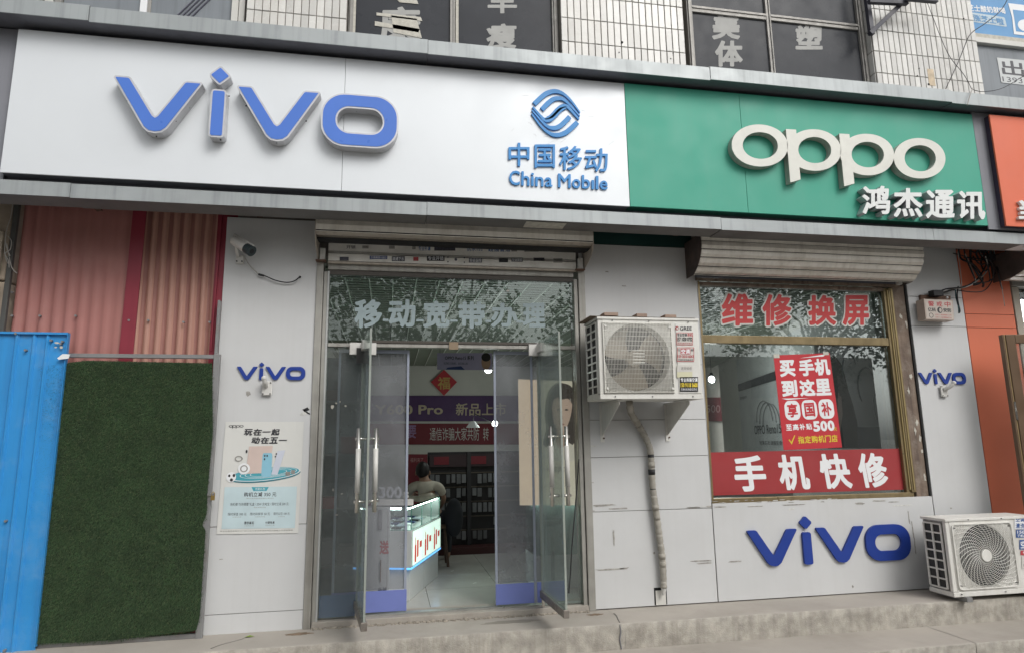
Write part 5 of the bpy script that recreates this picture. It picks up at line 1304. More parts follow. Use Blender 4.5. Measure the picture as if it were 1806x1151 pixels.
# leaf leans outward: local x along the leaf
ORG[ND.name] = (0, 0, 0); Wd = .85; zt2 = at(1757, 590, -.30)[1]
for a in ((0, .075, -.022, .022, .03, zt2), (Wd-.075, Wd, -.022, .022, .03, zt2)): bx('stile', bronze, ND, *a, bevel=.004)
bx('rail', bronze, ND, .0755, Wd-.0755, -.021, .021, zt2-.075, zt2, .004); bx('rail', bronze, ND, .0755, Wd-.0755, -.021, .021, .03, .13, .004)
bx('door_edge', goldb, ND, -.012, -.0008, -.015, .015, .03, zt2); bx('stile', bronze, ND, -.03, -.0128, -.022, .022, .03, zt2, .002)
bx('glass_pane', glass_door, ND, .076, Wd-.076, -.004, .004, .131, zt2-.076)
bx('push_bar', goldb, ND, .20, .25, -.075, -.05, .85, zt2-.09, .006); bx('push_bar_foot', goldb, ND, .12, .2, -.07, -.05, zt2-.30, zt2-.24, .004); bx('lock_plate', steel, ND, -.0135, -.012+.0145, -.0235, -.0225, 1.35, 1.5)
ysm = mat('yellow_flyer', (.62, .50, .06), .5)
fl_ = bx('flyer', ysm, ND, .27, .55, -.009, -.007, 1.35, 1.62); print_text('lettering', '量', [(.29, 1.60), (.38, 1.60), (.38, 1.50), (.29, 1.50)], -.0105, pgrey, fl_, level=.03, n=60)
f2 = bx('flyer', white, ND, .24, .5, -.009, -.007, 1.05, 1.20); print_text('lettering', '拉', [(.25, 1.19), (.36, 1.19), (.36, 1.06), (.25, 1.06)], -.0105, nb, f2, level=.04, n=60)
bx('flyer', nb, ND, .24, .5, -.009, -.007, .93, 1.045)
ND.rotation_euler = (0, 0, math.radians(-14))
# ------------------------------------------------------------------ left bay: corrugated sheets, turf gate, blue fence sheet
def corr(x0, x1, z0, z1, pitch, depth, Y, fade=0.):
    """corrugated sheet, wave in depth along x; fade flattens the wave towards x1"""
    n = int((x1-x0)/pitch*8); mb = MB(); v = []
    zs = [z0+(z1-z0)*j/10 for j in range(11)]
    for z in zs:
        for i in range(n+1):
            x = x0+(x1-x0)*i/n; a = depth*(1-fade*(i/n))
            s = math.sin(2*math.pi*(x-x0)/pitch); w = max(-1, min(1, s*1.8))
            v.append((x+.004*math.sin(z*3+x*2), Y-a*w+.004*math.sin(z*4.1+x*5), z))
    mb.add(v, [(j*(n+1)+i, j*(n+1)+i+1, (j+1)*(n+1)+i+1, (j+1)*(n+1)+i) for j in range(10) for i in range(n)]); return mb
RF = thing('corrugated_wall', 'faded red corrugated sheet wall with crimson strips left of the grey pier', 'sheet wall', (-1.9, .04, 0))
xa, xb, xc_, xd = at(222, 500, .03)[0], at(246, 500, .03)[0], at(378, 500, .03)[0], at(406, 500, .03)[0]
corr(-2.56, xa+.02, .0, 2.98, .080, .010, .035, .8).build('corrugated_sheet', sheetr, RF, smooth=True)
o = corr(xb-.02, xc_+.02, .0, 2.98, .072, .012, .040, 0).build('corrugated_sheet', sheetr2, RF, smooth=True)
o.data.materials.append(mat('dull_red', (.33, .155, .13), .5, var=.12, vs=3)); nn_ = int((xc_+.02-xb+.02)/.072*8)
o.data.polygons.foreach_set('material_index', [1 if (p.index % nn_) % 8 in (4, 5, 6) else 0 for p in o.data.polygons])  # set-back faces of each corrugation take the darker red
MB().prism([(xa-.01, 0), (xb-.005, 0), (xb+.012, 2.98), (xa+.012, 2.98)], .008, .018).build('crimson_strip', crims, RF)
MB().prism([(xc_, 0), (xd+.03, 0), (xd+.03, 2.98), (xc_, 2.98)], .010, .019).build('crimson_strip', crims, RF)
MB().prism([(-1.262, 1.9), (-1.255, 1.9), (-1.24, 2.98), (-1.255, 2.98)], -.006, .006).build('crimson_strip', crims, RF)
for x, y in ((22, 557), (71, 557), (134, 557), (228, 565), (262, 565), (324, 568), (370, 568), (22, 516)):
    p = at(x, y, .015); MB().cyl((p[0], .004, p[1]), (p[0], .020, p[1]), .008, 8).build('screw', galv, RF)
LP = thing('stone_pillar', 'weathered stone and timber edge with loose wires at the far left', 'pillar', (-2.75, 0, 0))
for i, (z0, z1, w) in enumerate(((0, .55, .0), (.56, 1.2, .02), (1.21, 1.9, -.01), (1.91, 2.35, .015), (2.36, 2.95, .0))):
    bx('stone_block', stone, LP, -3.3, -2.60+w, -.02, .25, z0, z1, .012)
bx('timber', mat('pale_timber', (.42, .36, .28), .8, var=.3, vs=12, bump=.5), LP, -2.70, -2.63, -.05, -.022, 2.05, 2.70, .006)
bx('conduit', mat('dark_conduit', (.08, .08, .075), .6), LP, -2.598, -2.565, -.03, .0, .0, 2.95, .006)
for pts in ([(24, 345), (20, 380), (12, 405), (10, 430), (18, 452)], [(12, 415), (20, 425), (18, 440), (9, 448), (14, 465)], [(10, 420), (8, 445), (15, 460), (16, 472)], [(12, 430), (20, 470), (30, 482)]):
    cable(pts, .003, cablew, -.05, .01, par=LP)
BF = thing('blue_fence_sheet', 'bright blue ribbed steel fence sheet at the lower left corner', 'fence', (-2.6, -.12, 0))
bx0, bx1 = -3.4, -2.135; mb = MB(); prof = []
x = bx0
ribs = [at(18, 700, -.1)[0], at(47, 720, -.1)[0], at(80, 640, -.1)[0]]
segs = sorted([bx0, bx1]+[v for r_ in [-3.1, -2.85]+ribs for v in (r_-.014, r_-.005, r_+.005, r_+.014)])
cur = 0
pts = []
for v_ in segs:
    near = min([abs(v_-r_) for r_ in [-3.1, -2.85]+ribs]); pts.append((v_, -.10-(.014 if near < .009 else 0)))
v = [(x, y+.003*math.sin(z*2+x), z) for z in (-.16, .4, 1.0, 1.5, 1.985) for x, y in pts]; m_ = len(pts)
mb.add(v, [(j*m_+i, j*m_+i+1, (j+1)*m_+i+1, (j+1)*m_+i) for j in range(4) for i in range(m_-1)]).build('steel_sheet', sheetb, BF)
bx('top_flashing', sheetb, BF, bx0, bx1+.001, -.118, -.080, 1.978, 1.992); bx('edge_fold', sheetb, BF, bx1-.002, bx1+.002, -.116, -.082, 0.02, 1.977)
for x, y in ((28, 588), (45, 617), (110, 602), (107, 606), (10, 918), (8, 1146), (90, 600)):
    p = at(x, y, -.115); MB().cyl((p[0], -.122, p[1]), (p[0], -.10, p[1]), .008, 8).build('screw', galv, BF)
for a in ((100, 604, 10, 3), (108, 612, 8, 4), (98, 612, 5, 2)):
    c = at(a[0], a[1], -.117); MB().prism([(c[0]+a[2]/470*math.cos(t)*random.uniform(.5, 1), c[1]+a[3]/470*math.sin(t)) for t in [k*math.pi/5 for k in range(10)]], -.1165, -.114).build('paint_chip', papr, BF)
TG = thing('turf_gate', 'steel framed gate covered with dark green artificial turf', 'gate', (-1.7, -.06, 0))
gz = at(250, 624, -.06)[1]; gl_, gr_ = at(122, 624, -.06)[0], at(386, 630, -.06)[0]
bx('frame_rail', galv, TG, gl_, gr_-.0155, -.075, -.045, gz-.028, gz, .003); bx('frame_rail', galv, TG, -2.15, gr_-.0155, -.070, -.045, .0, .03, .003)
bx('frame_stile', galv, TG, gr_-.030, gr_+.012, -.080, -.045, -.02, gz+.004, .003); bx('frame_stile', galv, TG, -1.222, -1.205, -.055, -.01, 1.85, 2.25, .003)
mb = MB()
tl = [(-2.335, 1.70), (-2.30, 1.722), (-2.24, 1.732), (-2.18, 1.757), (-2.12, 1.793), (-2.02, 1.808), (gr_-.035, 1.796)]
px_r = [(375, 760), (366, 860), (364, 905), (356, 925), (362, 935), (358, 1000), (352, 1085), (346, 1110)]
rr_ = [at(x, y, -.09) for x, y in px_r]
px_l = [(33, 1134), (40, 1080), (47, 1000), (52, 960), (57, 900), (60, 860), (66, 790), (71, 700), (74, 645)]
ll = [at(x, y, -.09) for x, y in px_l]
tl[0] = (ll[-1][0], ll[-1][1]); tl[1] = (ll[-1][0]+.03, ll[-1][1]+.012); tl[2] = (tl[1][0]+.06, tl[1][1]+.01)
bot = [at(200, 1128, -.09), at(110, 1133, -.09)]
outl = tl+rr_+bot+ll[:-1]
turfb = mat('turf_backing', (.018, .035, .016), .9, var=.3, vs=20)
backing = MB().prism(outl, -.090, -.083).build('turf_backing', turfb, TG)
# blades: about 70 000 short fibres combed downward
def inside(poly, X, Z):
    c = np.zeros(X.shape, bool); n = len(poly)
    for i in range(n):
        x0, z0 = poly[i-1]; x1, z1 = poly[i]
        if z0 != z1: c ^= ((z0 > Z) != (z1 > Z)) & (X < (x1-x0)*(Z-z0)/(z1-z0)+x0)
    return c
N_ = 150000; X = rng.uniform(-2.42, -1.12, N_); Z = rng.uniform(-.03, 1.83, N_); k = inside(outl, X+rng.normal(0, .006, N_), Z+rng.normal(0, .005, N_)); X = X[k]; Z = Z[k]; n = len(X)
L_ = rng.uniform(.010, .022, n); th = rng.normal(0, .75, n); out = rng.uniform(.25, 1.0, n)
dx = np.sin(th)*L_*.8; dz = -np.cos(th)*L_*.75; dy = -out*L_*.8
wx, wz = np.cos(th)*.0013, np.sin(th)*.0013
P0 = np.stack([X-wx, np.full(n, -.0905), Z-wz], 1); P1 = np.stack([X+wx, np.full(n, -.0905), Z+wz], 1); P2 = np.stack([X+dx, -.0905+dy, Z+dz], 1)
VV = np.stack([P0, P1, P2], 1).reshape(-1, 3)-np.array([-1.7, -.06, 0])
me = bpy.data.meshes.new('turf_blades'); me.vertices.add(3*n); me.vertices.foreach_set('co', VV.ravel()); me.loops.add(3*n); me.loops.foreach_set('vertex_index', np.arange(3*n, dtype=np.int32))
me.polygons.add(n); me.polygons.foreach_set('loop_start', np.arange(0, 3*n, 3, dtype=np.int32))
g1 = mat('turf_green', (.036, .074, .027), .6, var=.35, vs=9, spec=.25); g2 = mat('turf_olive', (.074, .095, .042), .6, var=.3, vs=30, spec=.25); g3 = mat('turf_dark', (.022, .046, .019), .6, var=.3, vs=5, spec=.25)
for g_ in (g1, g2, g3): me.materials.append(g_)
me.update(calc_edges=True); me.validate(); me.polygons.foreach_set('material_index', rng.choice([0, 0, 0, 2, 2, 1], len(me.polygons)).astype(np.int32))
tb = bpy.data.objects.new('turf_blades', me); COL.objects.link(tb); tb.parent = TG; tb['kind'] = 'stuff'
hs_ = at(370, 872, -.10)
bx('hasp', galv, TG, hs_[0]-.02, hs_[0]+.03, -.090, -.0805, hs_[1]-.008, hs_[1]+.010, .002)
PL = MB().box(hs_[0]+.008, hs_[0]+.032, -.106, -.091, hs_[1]-.035, hs_[1]-.004).tube(smooth_path([(hs_[0]+.012, -.098, hs_[1]-.004), (hs_[0]+.012, -.098, hs_[1]+.012), (hs_[0]+.020, -.098, hs_[1]+.020), (hs_[0]+.028, -.098, hs_[1]+.012), (hs_[0]+.028, -.098, hs_[1]-.004)], 3), .0025, 6).build('padlock', mat('brass', (.35, .24, .08), .4, metal=.7), None, .003)
tag(PL, 'small brass padlock on the right stile of the turf gate', 'padlock')
p = at(116, 628, -.10); rg = MB().prism([(p[0]-.04, p[1]-.015), (p[0]-.01, p[1]+.014), (p[0]+.035, p[1]+.012), (p[0]+.028, p[1]-.016), (p[0]-.03, p[1]-.024)], -.125, -.119).build('torn_rag', white, None)
tag(rg, 'scrap of torn white plastic at the corner of the blue sheet', 'scrap')

# ------------------------------------------------------------------ interior shell
RW0, RW1 = (4.40, .30), (6.30, 6.9)      # right wall runs askew
BY = 7.1; CZ = 2.62
iw = struct(bx('back_wall', inwall, None, -.8, 6.8, BY, BY+.1, 0, 3.0))
lw = struct(bx('side_wall', inwall, None, -1.0, -.9, .31, BY-.005, 0, 3.0))
MBr = MB().prism_z([(RW0[0], RW0[1]), (RW1[0]+.03, RW1[1]), (RW1[0]+.13, RW1[1]), (RW0[0]+.1, RW0[1])], 0, 3.0).build('side_wall', inwall, None); struct(MBr)
fl0 = struct(bx('floor', ingrout, None, -.89, 6.6, .225, BY-.005, .004, .030))
d_ = Vector((1, 0)); TS = .6
for j in range(8):
    for i in range(9):
        x0 = -.88+i*TS; y0 = .235+j*TS
        if x0+TS > 4.3+.29*(y0-.3)+.6: continue
        bx('floor_tile', intile, fl0, x0+.002, x0+TS-.002, y0, y0+TS-.004, .0305, .036)
ce = struct(bx('ceiling', voidm, None, -.89, 6.7, .305, BY-.005, CZ+.10, CZ+.2))
y = .36
while y < BY-.1:
    bx('ceiling_slat', slatm, ce, -.88, 4.30+.29*(y-.3), y, y+.045, CZ, CZ+.012); y += .095
k = 0
x = -.8
while x < 4.6:
    bx('ceiling_runner', runner, ce, x, x+.010, .34, BY-.06, CZ-.012, CZ-.001); x += .20
def wall_print(b, Y, m, name, label, cat, lines, depth=.01, drop=0):
    q = px_quad(b, Y); T_ = thing(name, label, cat, (q[3][0], Y, q[3][1])); sheet('banner_sheet', q, Y-depth, Y, m, T_)
    for s, mm, bb, lv in lines: print_text('lettering', s, px_quad(bb, Y-depth-.003), Y-depth-.002, mm, T_, level=lv, n=90)
    return T_
wall_print((590, 697, 1010, 742), BY-.02, purple, 'purple_banner', 'purple banner with pale gold lettering high on the back wall', 'banner',
    [('Y600 Pro', mat('gold_ink', (.55, .46, .32), .5), (661, 713, 781, 730), .025), ('新品上市', MATS['gold_ink'], (804, 710, 893, 732), .015)])
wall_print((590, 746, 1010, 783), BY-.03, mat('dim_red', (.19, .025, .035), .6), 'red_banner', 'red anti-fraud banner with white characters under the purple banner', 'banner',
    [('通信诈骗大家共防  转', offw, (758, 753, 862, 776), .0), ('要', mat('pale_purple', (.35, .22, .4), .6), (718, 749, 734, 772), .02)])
wall_print((1120, 700, 1330, 742), BY-.02, MATS['dim_red'], 'red_banner', 'red price banner seen through the repair window', 'banner', [('500元', mat('pink_ink', (.5, .3, .3), .5), (1246, 712, 1287, 728), .0)])
# red diamond with gold character
q = px_quad(((783, 651), (806, 673), (783, 697), (760, 673)), BY-.06); q = [(q[i][0], q[i][1]) for i in range(4)]
DM = thing('paper_diamond', 'red paper diamond with a gold good-fortune character on the back wall', 'paper decoration', (q[2][0], BY-.05, q[2][1])); MB().prism(q, BY-.062, BY-.055).build('paper_sheet', red, DM)
print_text('letter', '福', px_quad((772, 664, 794, 686), BY-.066), BY-.066, mat('gold_paint', (.60, .42, .12), .5), DM, level=.02, n=72)
# hanging promotion board
q = px_quad(((771, 622), (868, 622), (868, 652), (771, 651)), 1.6)
HB = thing('hanging_board', 'pale purple promotion board hanging from the slatted ceiling', 'hanging sign', (q[0][0], 1.6, q[3][1])); lil2 = mat('lilac_board', (.34, .30, .45), .5)
sheet('board', q, 1.595, 1.60, lil2, HB); print_text('lettering', 'OPPO Reno15 系列', sub(q, (.14, .16, .66, .42)), 1.593, pgrey, HB, level=.02, n=120); print_text('lettering', '轻薄实况旗舰，自在随心拍', sub(q, (.12, .55, .55, .70)), 1.593, pgrey, HB)
flatshape('print', [ell(.5, .5, .5, .5, 20)], sub(q, (.80, .1, .97, .98)), 1.593, skin, HB); flatshape('print', [ell(.5, .5, .5, .5, 20)], sub(q, (.80, .0, .97, .5)), 1.592, hair, HB)
flatshape('print', [[(0, 0), (1, 0), (.8, 1), (.1, .6)]], sub(q, (.15, .78, .5, 1)), 1.593, navy, HB)
for u in (.05, .95): p = bil(q, u, 0); MB().cyl((p[0], 1.6, p[1]), (p[0], 1.6, CZ+.1), .002, 5).build('hanging_wire', cablek, HB)
# bulbs
def bulb(label, p, Y, pw=14, arm=False, zc=None):
    c = at(*p, Y); T_ = thing('ceiling_bulb', label, 'light bulb', (c[0], Y, c[1]), 'bare bulbs lighting the shop')
    MB().ball((c[0], Y, c[1]), .042, 16, 10, (1, 1, 1.05)).build('bulb', bulbm, T_, smooth=True)
    MB().cyl((c[0], Y, c[1]+.04), (c[0], Y, c[1]+.085), .026, 14, .018).build('socket', black, T_); MB().cyl((c[0], Y, c[1]+.085), (c[0], Y, CZ+.1), .003, 5).build('flex', cablek, T_)
    l = bpy.data.lights.new('bulb_light', 'POINT'); l.energy = pw; l.color = (.92, 1, .97); l.shadow_soft_size = .05
    lo_ = bpy.data.objects.new('bulb_light', l); COL.objects.link(lo_); lo_.location = (c[0], Y, c[1]-.09)
bulb('lit white bulb hanging near the right curtain in the doorway', (861, 650), 2.0, 10)
bulb('lit bulb deeper in the shop beside the red banner', (873, 746), 4.6, 13)
bulb('lit white bulb hanging behind the left part of the repair window', (1255, 668), 3.0, 30)
p = at(834, 753, 4.6); TL = thing('desk_lamp', 'small unlit lamp shade with added faint glow on a thin arm under the red banner', 'lamp', (p[0], 4.6, p[1])); MB().cyl((p[0], 4.6, p[1]), (p[0], 4.6, p[1]+.09), .10, 16, .035).build('lamp_shade', mat('shade_grey_glow', (.35, .37, .36), .4, emis=.25), TL)  # shade has faint emission put into its colour; the lamp itself is off
p2_ = at(866, 750, 4.6); MB().tube([(p[0], 4.6, p[1]+.09), (p[0]+.02, 4.6, p[1]+.2), (p2_[0], 4.6, p2_[1]+.06)], .008, 6).build('lamp_arm', cablek, TL)
# ------------------------------------------------------------------ lit display counter, skewed to the door
CD = Vector((.30, .954)).normalized(); CN_ = Vector((-.954, .30)).normalized(); c0 = Vector((.148, .47))
def cpt(u, w): v_ = c0+CD*u+CN_*w; return (v_.x, v_.y)
CT2 = thing('display_counter', 'white phone display counter with lit glass top and glowing red-printed side panels', 'counter', (.15, .5, .036))
def crect(u0, u1, w0, w1): return [cpt(u0, w0), cpt(u1, w0), cpt(u1, w1), cpt(u0, w1)]
F0 = .0365
MB().prism_z(crect(.0, .44, -.025, .40), F0, .27).build('base_cabinet', counterm, CT2, .003); MB().prism_z(crect(.447, .95, -.025, .40), F0, .27).build('base_cabinet', counterm, CT2, .003)
MB().prism_z(crect(-.03, .97, -.045, .42), .272, .284).build('glowing_edge', litb, CT2)
MB().prism_z(crect(-.03, .97, -.045, .42), .2845, .56).build('light_cabinet', counterm, CT2, .003)
for k in range(3):
    u0 = .0+k*.315; a = cpt(u0+.006, -.049); b = cpt(u0+.306, -.049)
    def side(z0, z1, uu0, uu1, off):
        A_ = Vector(cpt(uu0, -.046-off)); Bv = Vector(cpt(uu1, -.046-off)); return MB().add([(A_.x, A_.y, z0), (Bv.x, Bv.y, z0), (Bv.x, Bv.y, z1), (A_.x, A_.y, z1)], [(0, 1, 2, 3)])
    pnl = side(.295, .55, u0+.004, u0+.308, .002).build('lit_panel', lit, CT2)
    rp = mat('lit_red_print', (.5, .05, .04), .5, emis=.35, ecol=(.75, .12, .10))
    side(.31, .44, u0+.05, u0+.10, .0035).build('print', rp, pnl); side(.34, .47, u0+.12, u0+.17, .0035).build('print', rp, pnl); side(.40, .45, u0+.20, u0+.27, .0035).build('print', rp, pnl)
    side(.44, .50, u0+.06, u0+.09, .0035).build('print', mat('lit_skin_print', (.5, .35, .28), .5, emis=.3, ecol=(.8, .6, .5)), pnl)
cg = glassmat('counter_glass', (.80, .93, .88), 1.0)
ctop = MB().prism_z(crect(-.02, .96, -.035, .41), .742, .750).build('glass_top', cg, CT2)
ge = mat('green_glass_edge', (.10, .26, .21), .3)
for u in (0, .32, .64, .955):
    p = cpt(u, -.033); MB().cyl((p[0], p[1], .561), (p[0], p[1], .742), .004, 5).build('glass_edge', ge, CT2)
def gw(u0, w0, u1, w1, z0, z1, m, nm, par=CT2):
    a = cpt(u0, w0); b = cpt(u1, w1); return MB().add([(a[0], a[1], z0), (b[0], b[1], z0), (b[0], b[1], z1), (a[0], a[1], z1)], [(0, 1, 2, 3)]).build(nm, m, par)
gw(-.02, -.034, .96, -.034, .561, .741, cg, 'glass_side'); gw(-.02, -.034, -.02, .41, .561, .741, cg, 'glass_side')
for z in (.561, .738): MB().tube([(*cpt(-.02, .41), z), (*cpt(-.02, -.034), z), (*cpt(.96, -.034), z)], .004, 5).build('glass_edge', ge, CT2)
MB().tube([(*cpt(0, .0), .726), (*cpt(.94, .0), .726)], .010, 8).build('lamp_tube', tube, CT2); MB().tube([(*cpt(.0, .05), .726), (*cpt(.0, .38), .726)], .010, 8).build('lamp_tube', tube, CT2)
gw(.96, -.034, .96, .41, .561, .741, counterm, 'end_panel'); gw(-.0, .40, .95, .40, .561, .741, mat('mirror_back', (.5, .55, .53), .1, metal=.8), 'mirror_back')
for k in range(7):
    for w in (.06, .17, .28):
        u = .04+k*.13; ph = MB().prism_z(crect(u, u+.05, w, w+.08), .566, .578).build('phone', [black, lil, white, navy][(k+int(w*9)) % 4], None, .002)
        tag(ph, ['black', 'lilac', 'white', 'navy'][(k+int(w*9)) % 4]+' phone lying on the lit shelf inside the display counter', 'phone', 'phones inside the lit counter')
# tall white cabinet by the left side light
WB = thing('white_cabinet', 'white cabinet with red and black characters behind the left curtain', 'cabinet', (-.08, .4, .036))
bx('cabinet_body', counterm, WB, -.178, .018, .40, .60, F0, .745, .004)
bx('door_seam', mat('seam', (.2, .2, .2), .5), WB, -.002, .0, .398, .3995, .05, .73)
q = [(-.09, .60), (-.02, .60), (-.02, .32), (-.09, .32)]
print_text('lettering', '送', [(-.06, .50), (.01, .50), (.01, .40), (-.06, .40)], .3975, rin, WB, level=.04, n=60); print_text('lettering', '品牌', [(-.065, .16), (.0, .16), (.0, .128), (-.065, .128)], .3975, pgrey, WB, level=.02, n=60)
bx('door_pull', mat('pull_brown', (.22, .15, .12), .5), WB, -.052, -.044, .385, .3985, .20, .36, .002); bx('door_pull', mat('pull_grey', (.25, .25, .26), .5), WB, -.075, -.045, .39, .3985, .58, .73, .002)
q = px_quad((655, 856, 724, 890), .45)
NC = thing('price_card', 'clear stand with large pale numerals on top of the white cabinet', 'price card', (q[3][0], .45, .75))
sheet('card', px_quad((655, 879, 729, 890), .45), .44, .45, offw, NC); print_text('lettering', '300', px_quad((668, 857, 709, 878), .44), .44, mat('pale_numeral', (.42, .43, .45), .5), NC, level=.03, n=90, depth=.006); print_text('lettering', 's', px_quad((711, 866, 721, 878), .44), .44, offw, NC, level=.03, n=50, depth=.006)
# dim shelves and cloth on the left behind the side light
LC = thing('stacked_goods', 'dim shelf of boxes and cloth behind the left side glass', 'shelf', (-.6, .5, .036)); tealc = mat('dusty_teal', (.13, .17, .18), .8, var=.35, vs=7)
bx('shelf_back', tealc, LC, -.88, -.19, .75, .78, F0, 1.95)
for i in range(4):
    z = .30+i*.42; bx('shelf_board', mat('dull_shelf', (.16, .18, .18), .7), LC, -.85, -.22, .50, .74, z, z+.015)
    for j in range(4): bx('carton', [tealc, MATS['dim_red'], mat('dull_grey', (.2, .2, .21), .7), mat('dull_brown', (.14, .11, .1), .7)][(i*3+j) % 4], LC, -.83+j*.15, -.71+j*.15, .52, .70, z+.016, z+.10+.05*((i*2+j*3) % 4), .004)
print_text('lettering', '手机', [(-.34, .20), (-.24, .20), (-.24, .15), (-.34, .15)], .745, inkg, LC, level=.02, n=50)
# poster stand at the right side light
q = px_quad(((914, 668), (1030, 672), (1014, 890), (917, 890)), .36)
VB = thing('portrait_board', 'cream board with a smiling portrait behind the right glass door', 'display board', (1.25, .36, .7)); crm = mat('cream_board_glow', (.60, .54, .42), .4, var=.1, vs=3, emis=.75); gstr = mat('gold_strip_glow', (.62, .50, .34), .35, var=.2, vs=4, emis=1.1)  # emission added to the board colours to brighten them, no lamp behind
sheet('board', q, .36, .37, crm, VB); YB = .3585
def vb(lo, b, m, o=0, nm='print'): return flatshape(nm, lo, sub(q, b), YB-o, m, VB)
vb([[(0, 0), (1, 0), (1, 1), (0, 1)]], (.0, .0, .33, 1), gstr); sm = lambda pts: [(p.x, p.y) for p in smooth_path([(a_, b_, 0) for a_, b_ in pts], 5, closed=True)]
hairp = mat('hair_print_glow', (.10, .075, .06), .5, emis=.25); facep = mat('face_print_glow', (.56, .40, .31), .5, emis=.6); coatp = mat('coat_print_glow', (.66, .60, .50), .5, emis=.6); lipp = mat('lip_print_glow', (.42, .20, .16), .5, emis=.4); shadep = mat('cheek_print_glow', (.48, .33, .25), .5, emis=.5)  # portrait colours carry added emission too, so they look brightly lit
FB = (.36, .02, .98, .66)      # portrait area; y measured upwards from its foot
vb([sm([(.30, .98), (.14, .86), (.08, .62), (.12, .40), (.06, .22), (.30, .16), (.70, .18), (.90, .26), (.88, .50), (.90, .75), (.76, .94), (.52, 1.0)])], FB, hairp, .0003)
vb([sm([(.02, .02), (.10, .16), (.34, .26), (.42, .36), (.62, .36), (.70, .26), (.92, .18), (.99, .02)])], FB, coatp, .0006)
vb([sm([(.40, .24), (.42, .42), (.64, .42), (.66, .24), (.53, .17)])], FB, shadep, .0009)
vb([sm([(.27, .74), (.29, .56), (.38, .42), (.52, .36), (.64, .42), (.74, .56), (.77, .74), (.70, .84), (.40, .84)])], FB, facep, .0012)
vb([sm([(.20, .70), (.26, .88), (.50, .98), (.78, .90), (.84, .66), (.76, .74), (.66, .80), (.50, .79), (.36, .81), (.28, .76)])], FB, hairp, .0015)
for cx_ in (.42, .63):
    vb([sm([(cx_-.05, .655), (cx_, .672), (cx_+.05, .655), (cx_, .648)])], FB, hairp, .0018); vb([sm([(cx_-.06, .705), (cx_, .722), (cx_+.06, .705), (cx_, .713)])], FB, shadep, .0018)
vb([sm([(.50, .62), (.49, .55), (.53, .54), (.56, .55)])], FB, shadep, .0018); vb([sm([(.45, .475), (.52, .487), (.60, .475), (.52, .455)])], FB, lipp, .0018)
print_text('lettering', 'S50', sub(q, (.58, .70, .80, .735)), YB-.001, inkg, VB, level=.01, n=60); print_text('lettering', 'vivo', sub(q, (.34, .70, .52, .73)), YB-.001, inkg, VB, n=60)
C3 = thing('display_counter', 'low glass counter seen through the right side light', 'counter', (1.4, .6, .036)); bx('cabinet_body', counterm, C3, 1.20, 2.3, .60, 1.0, F0, .30, .004); bx('glass_case', cg, C3, 1.20, 2.3, .60, 1.0, .301, .75)
bx('case_back', mat('case_green', (.20, .27, .25), .5), C3, 1.21, 2.29, .98, .99, .302, .74); bx('lamp_tube', tube, C3, 1.25, 2.25, .94, .95, .715, .725)
bx('phone_print', pgrey, C3, 1.33, 1.36, .594, .599, .10, .34, .004)
# ------------------------------------------------------------------ dark rack with hanging accessories
RK = thing('accessory_rack', 'dark accessory rack with hooks in the middle of the shop', 'rack', (.95, 2.75, .036)); RY = 2.75
rx0, rx1 = at(757, 850, RY)[0], at(905, 850, RY)[0]; zt3 = at(800, 796, RY)[1]
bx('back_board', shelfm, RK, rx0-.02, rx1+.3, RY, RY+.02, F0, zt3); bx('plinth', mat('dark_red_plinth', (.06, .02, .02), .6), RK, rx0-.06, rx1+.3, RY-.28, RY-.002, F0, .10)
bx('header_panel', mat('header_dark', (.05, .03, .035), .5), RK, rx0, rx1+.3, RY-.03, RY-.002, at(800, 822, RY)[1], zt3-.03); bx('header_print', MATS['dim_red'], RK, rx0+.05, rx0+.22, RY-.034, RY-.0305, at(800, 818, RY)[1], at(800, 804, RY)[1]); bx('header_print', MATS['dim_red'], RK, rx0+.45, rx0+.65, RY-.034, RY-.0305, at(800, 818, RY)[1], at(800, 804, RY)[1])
bx('post', mat('rack_post', (.05, .05, .055), .4, metal=.4), RK, at(823, 850, RY)[0], at(830, 850, RY)[0], RY-.05, RY-.001, .10, zt3)
pk = MB().box(-.024, .024, -.010, 0, -.098, 0).build('accessory_pack', packm, None, .003); first = True; cnt = 0
for row, (ya, yb3) in enumerate(((835, 852), (860, 877), (886, 903), (912, 929), (936, 953))):
    bx('rail', mat('rack_rail', (.12, .10, .08), .5), RK, rx0, rx1+.28, RY-.012, RY-.002, at(800, ya-3, RY)[1], at(800, ya-1, RY)[1])
    z = at(800, ya, RY-.05)[1]
    for i in range(13):
        x = rx0+.03+i*.060
        if abs(x-at(826, 850, RY)[0]) < .035 or (row > 2 and random.random() < .45) or random.random() < .08: continue
        o = pk if first else pk.copy()
        if not first: COL.objects.link(o)
        first = False; o.location = (x, RY-.04-.01*random.random(), z-random.uniform(0, .006)); o.scale = (random.uniform(.85, 1.05), 1, random.uniform(.85, 1.1)); cnt += 1
        tag(o, 'small accessory pack hanging on the dark rack', 'accessory pack', 'accessory packs on the dark rack')
# red roll-up behind the person
q = px_quad(((716, 800), (754, 800), (754, 960), (716, 960)), 3.2); RB = thing('red_standee', 'dim red standing poster behind the seated person', 'standing poster', (q[0][0], 3.2, .036))
MB().prism([q[0], q[1], (q[1][0], F0), (q[0][0], F0)], 3.2, 3.21).build('board', MATS['dim_red'], RB); print_text('lettering', '福利来了', sub(q, (.2, .04,   .8, .09)), 3.198, mat('pinkish', (.5, .3, .28), .5), RB)
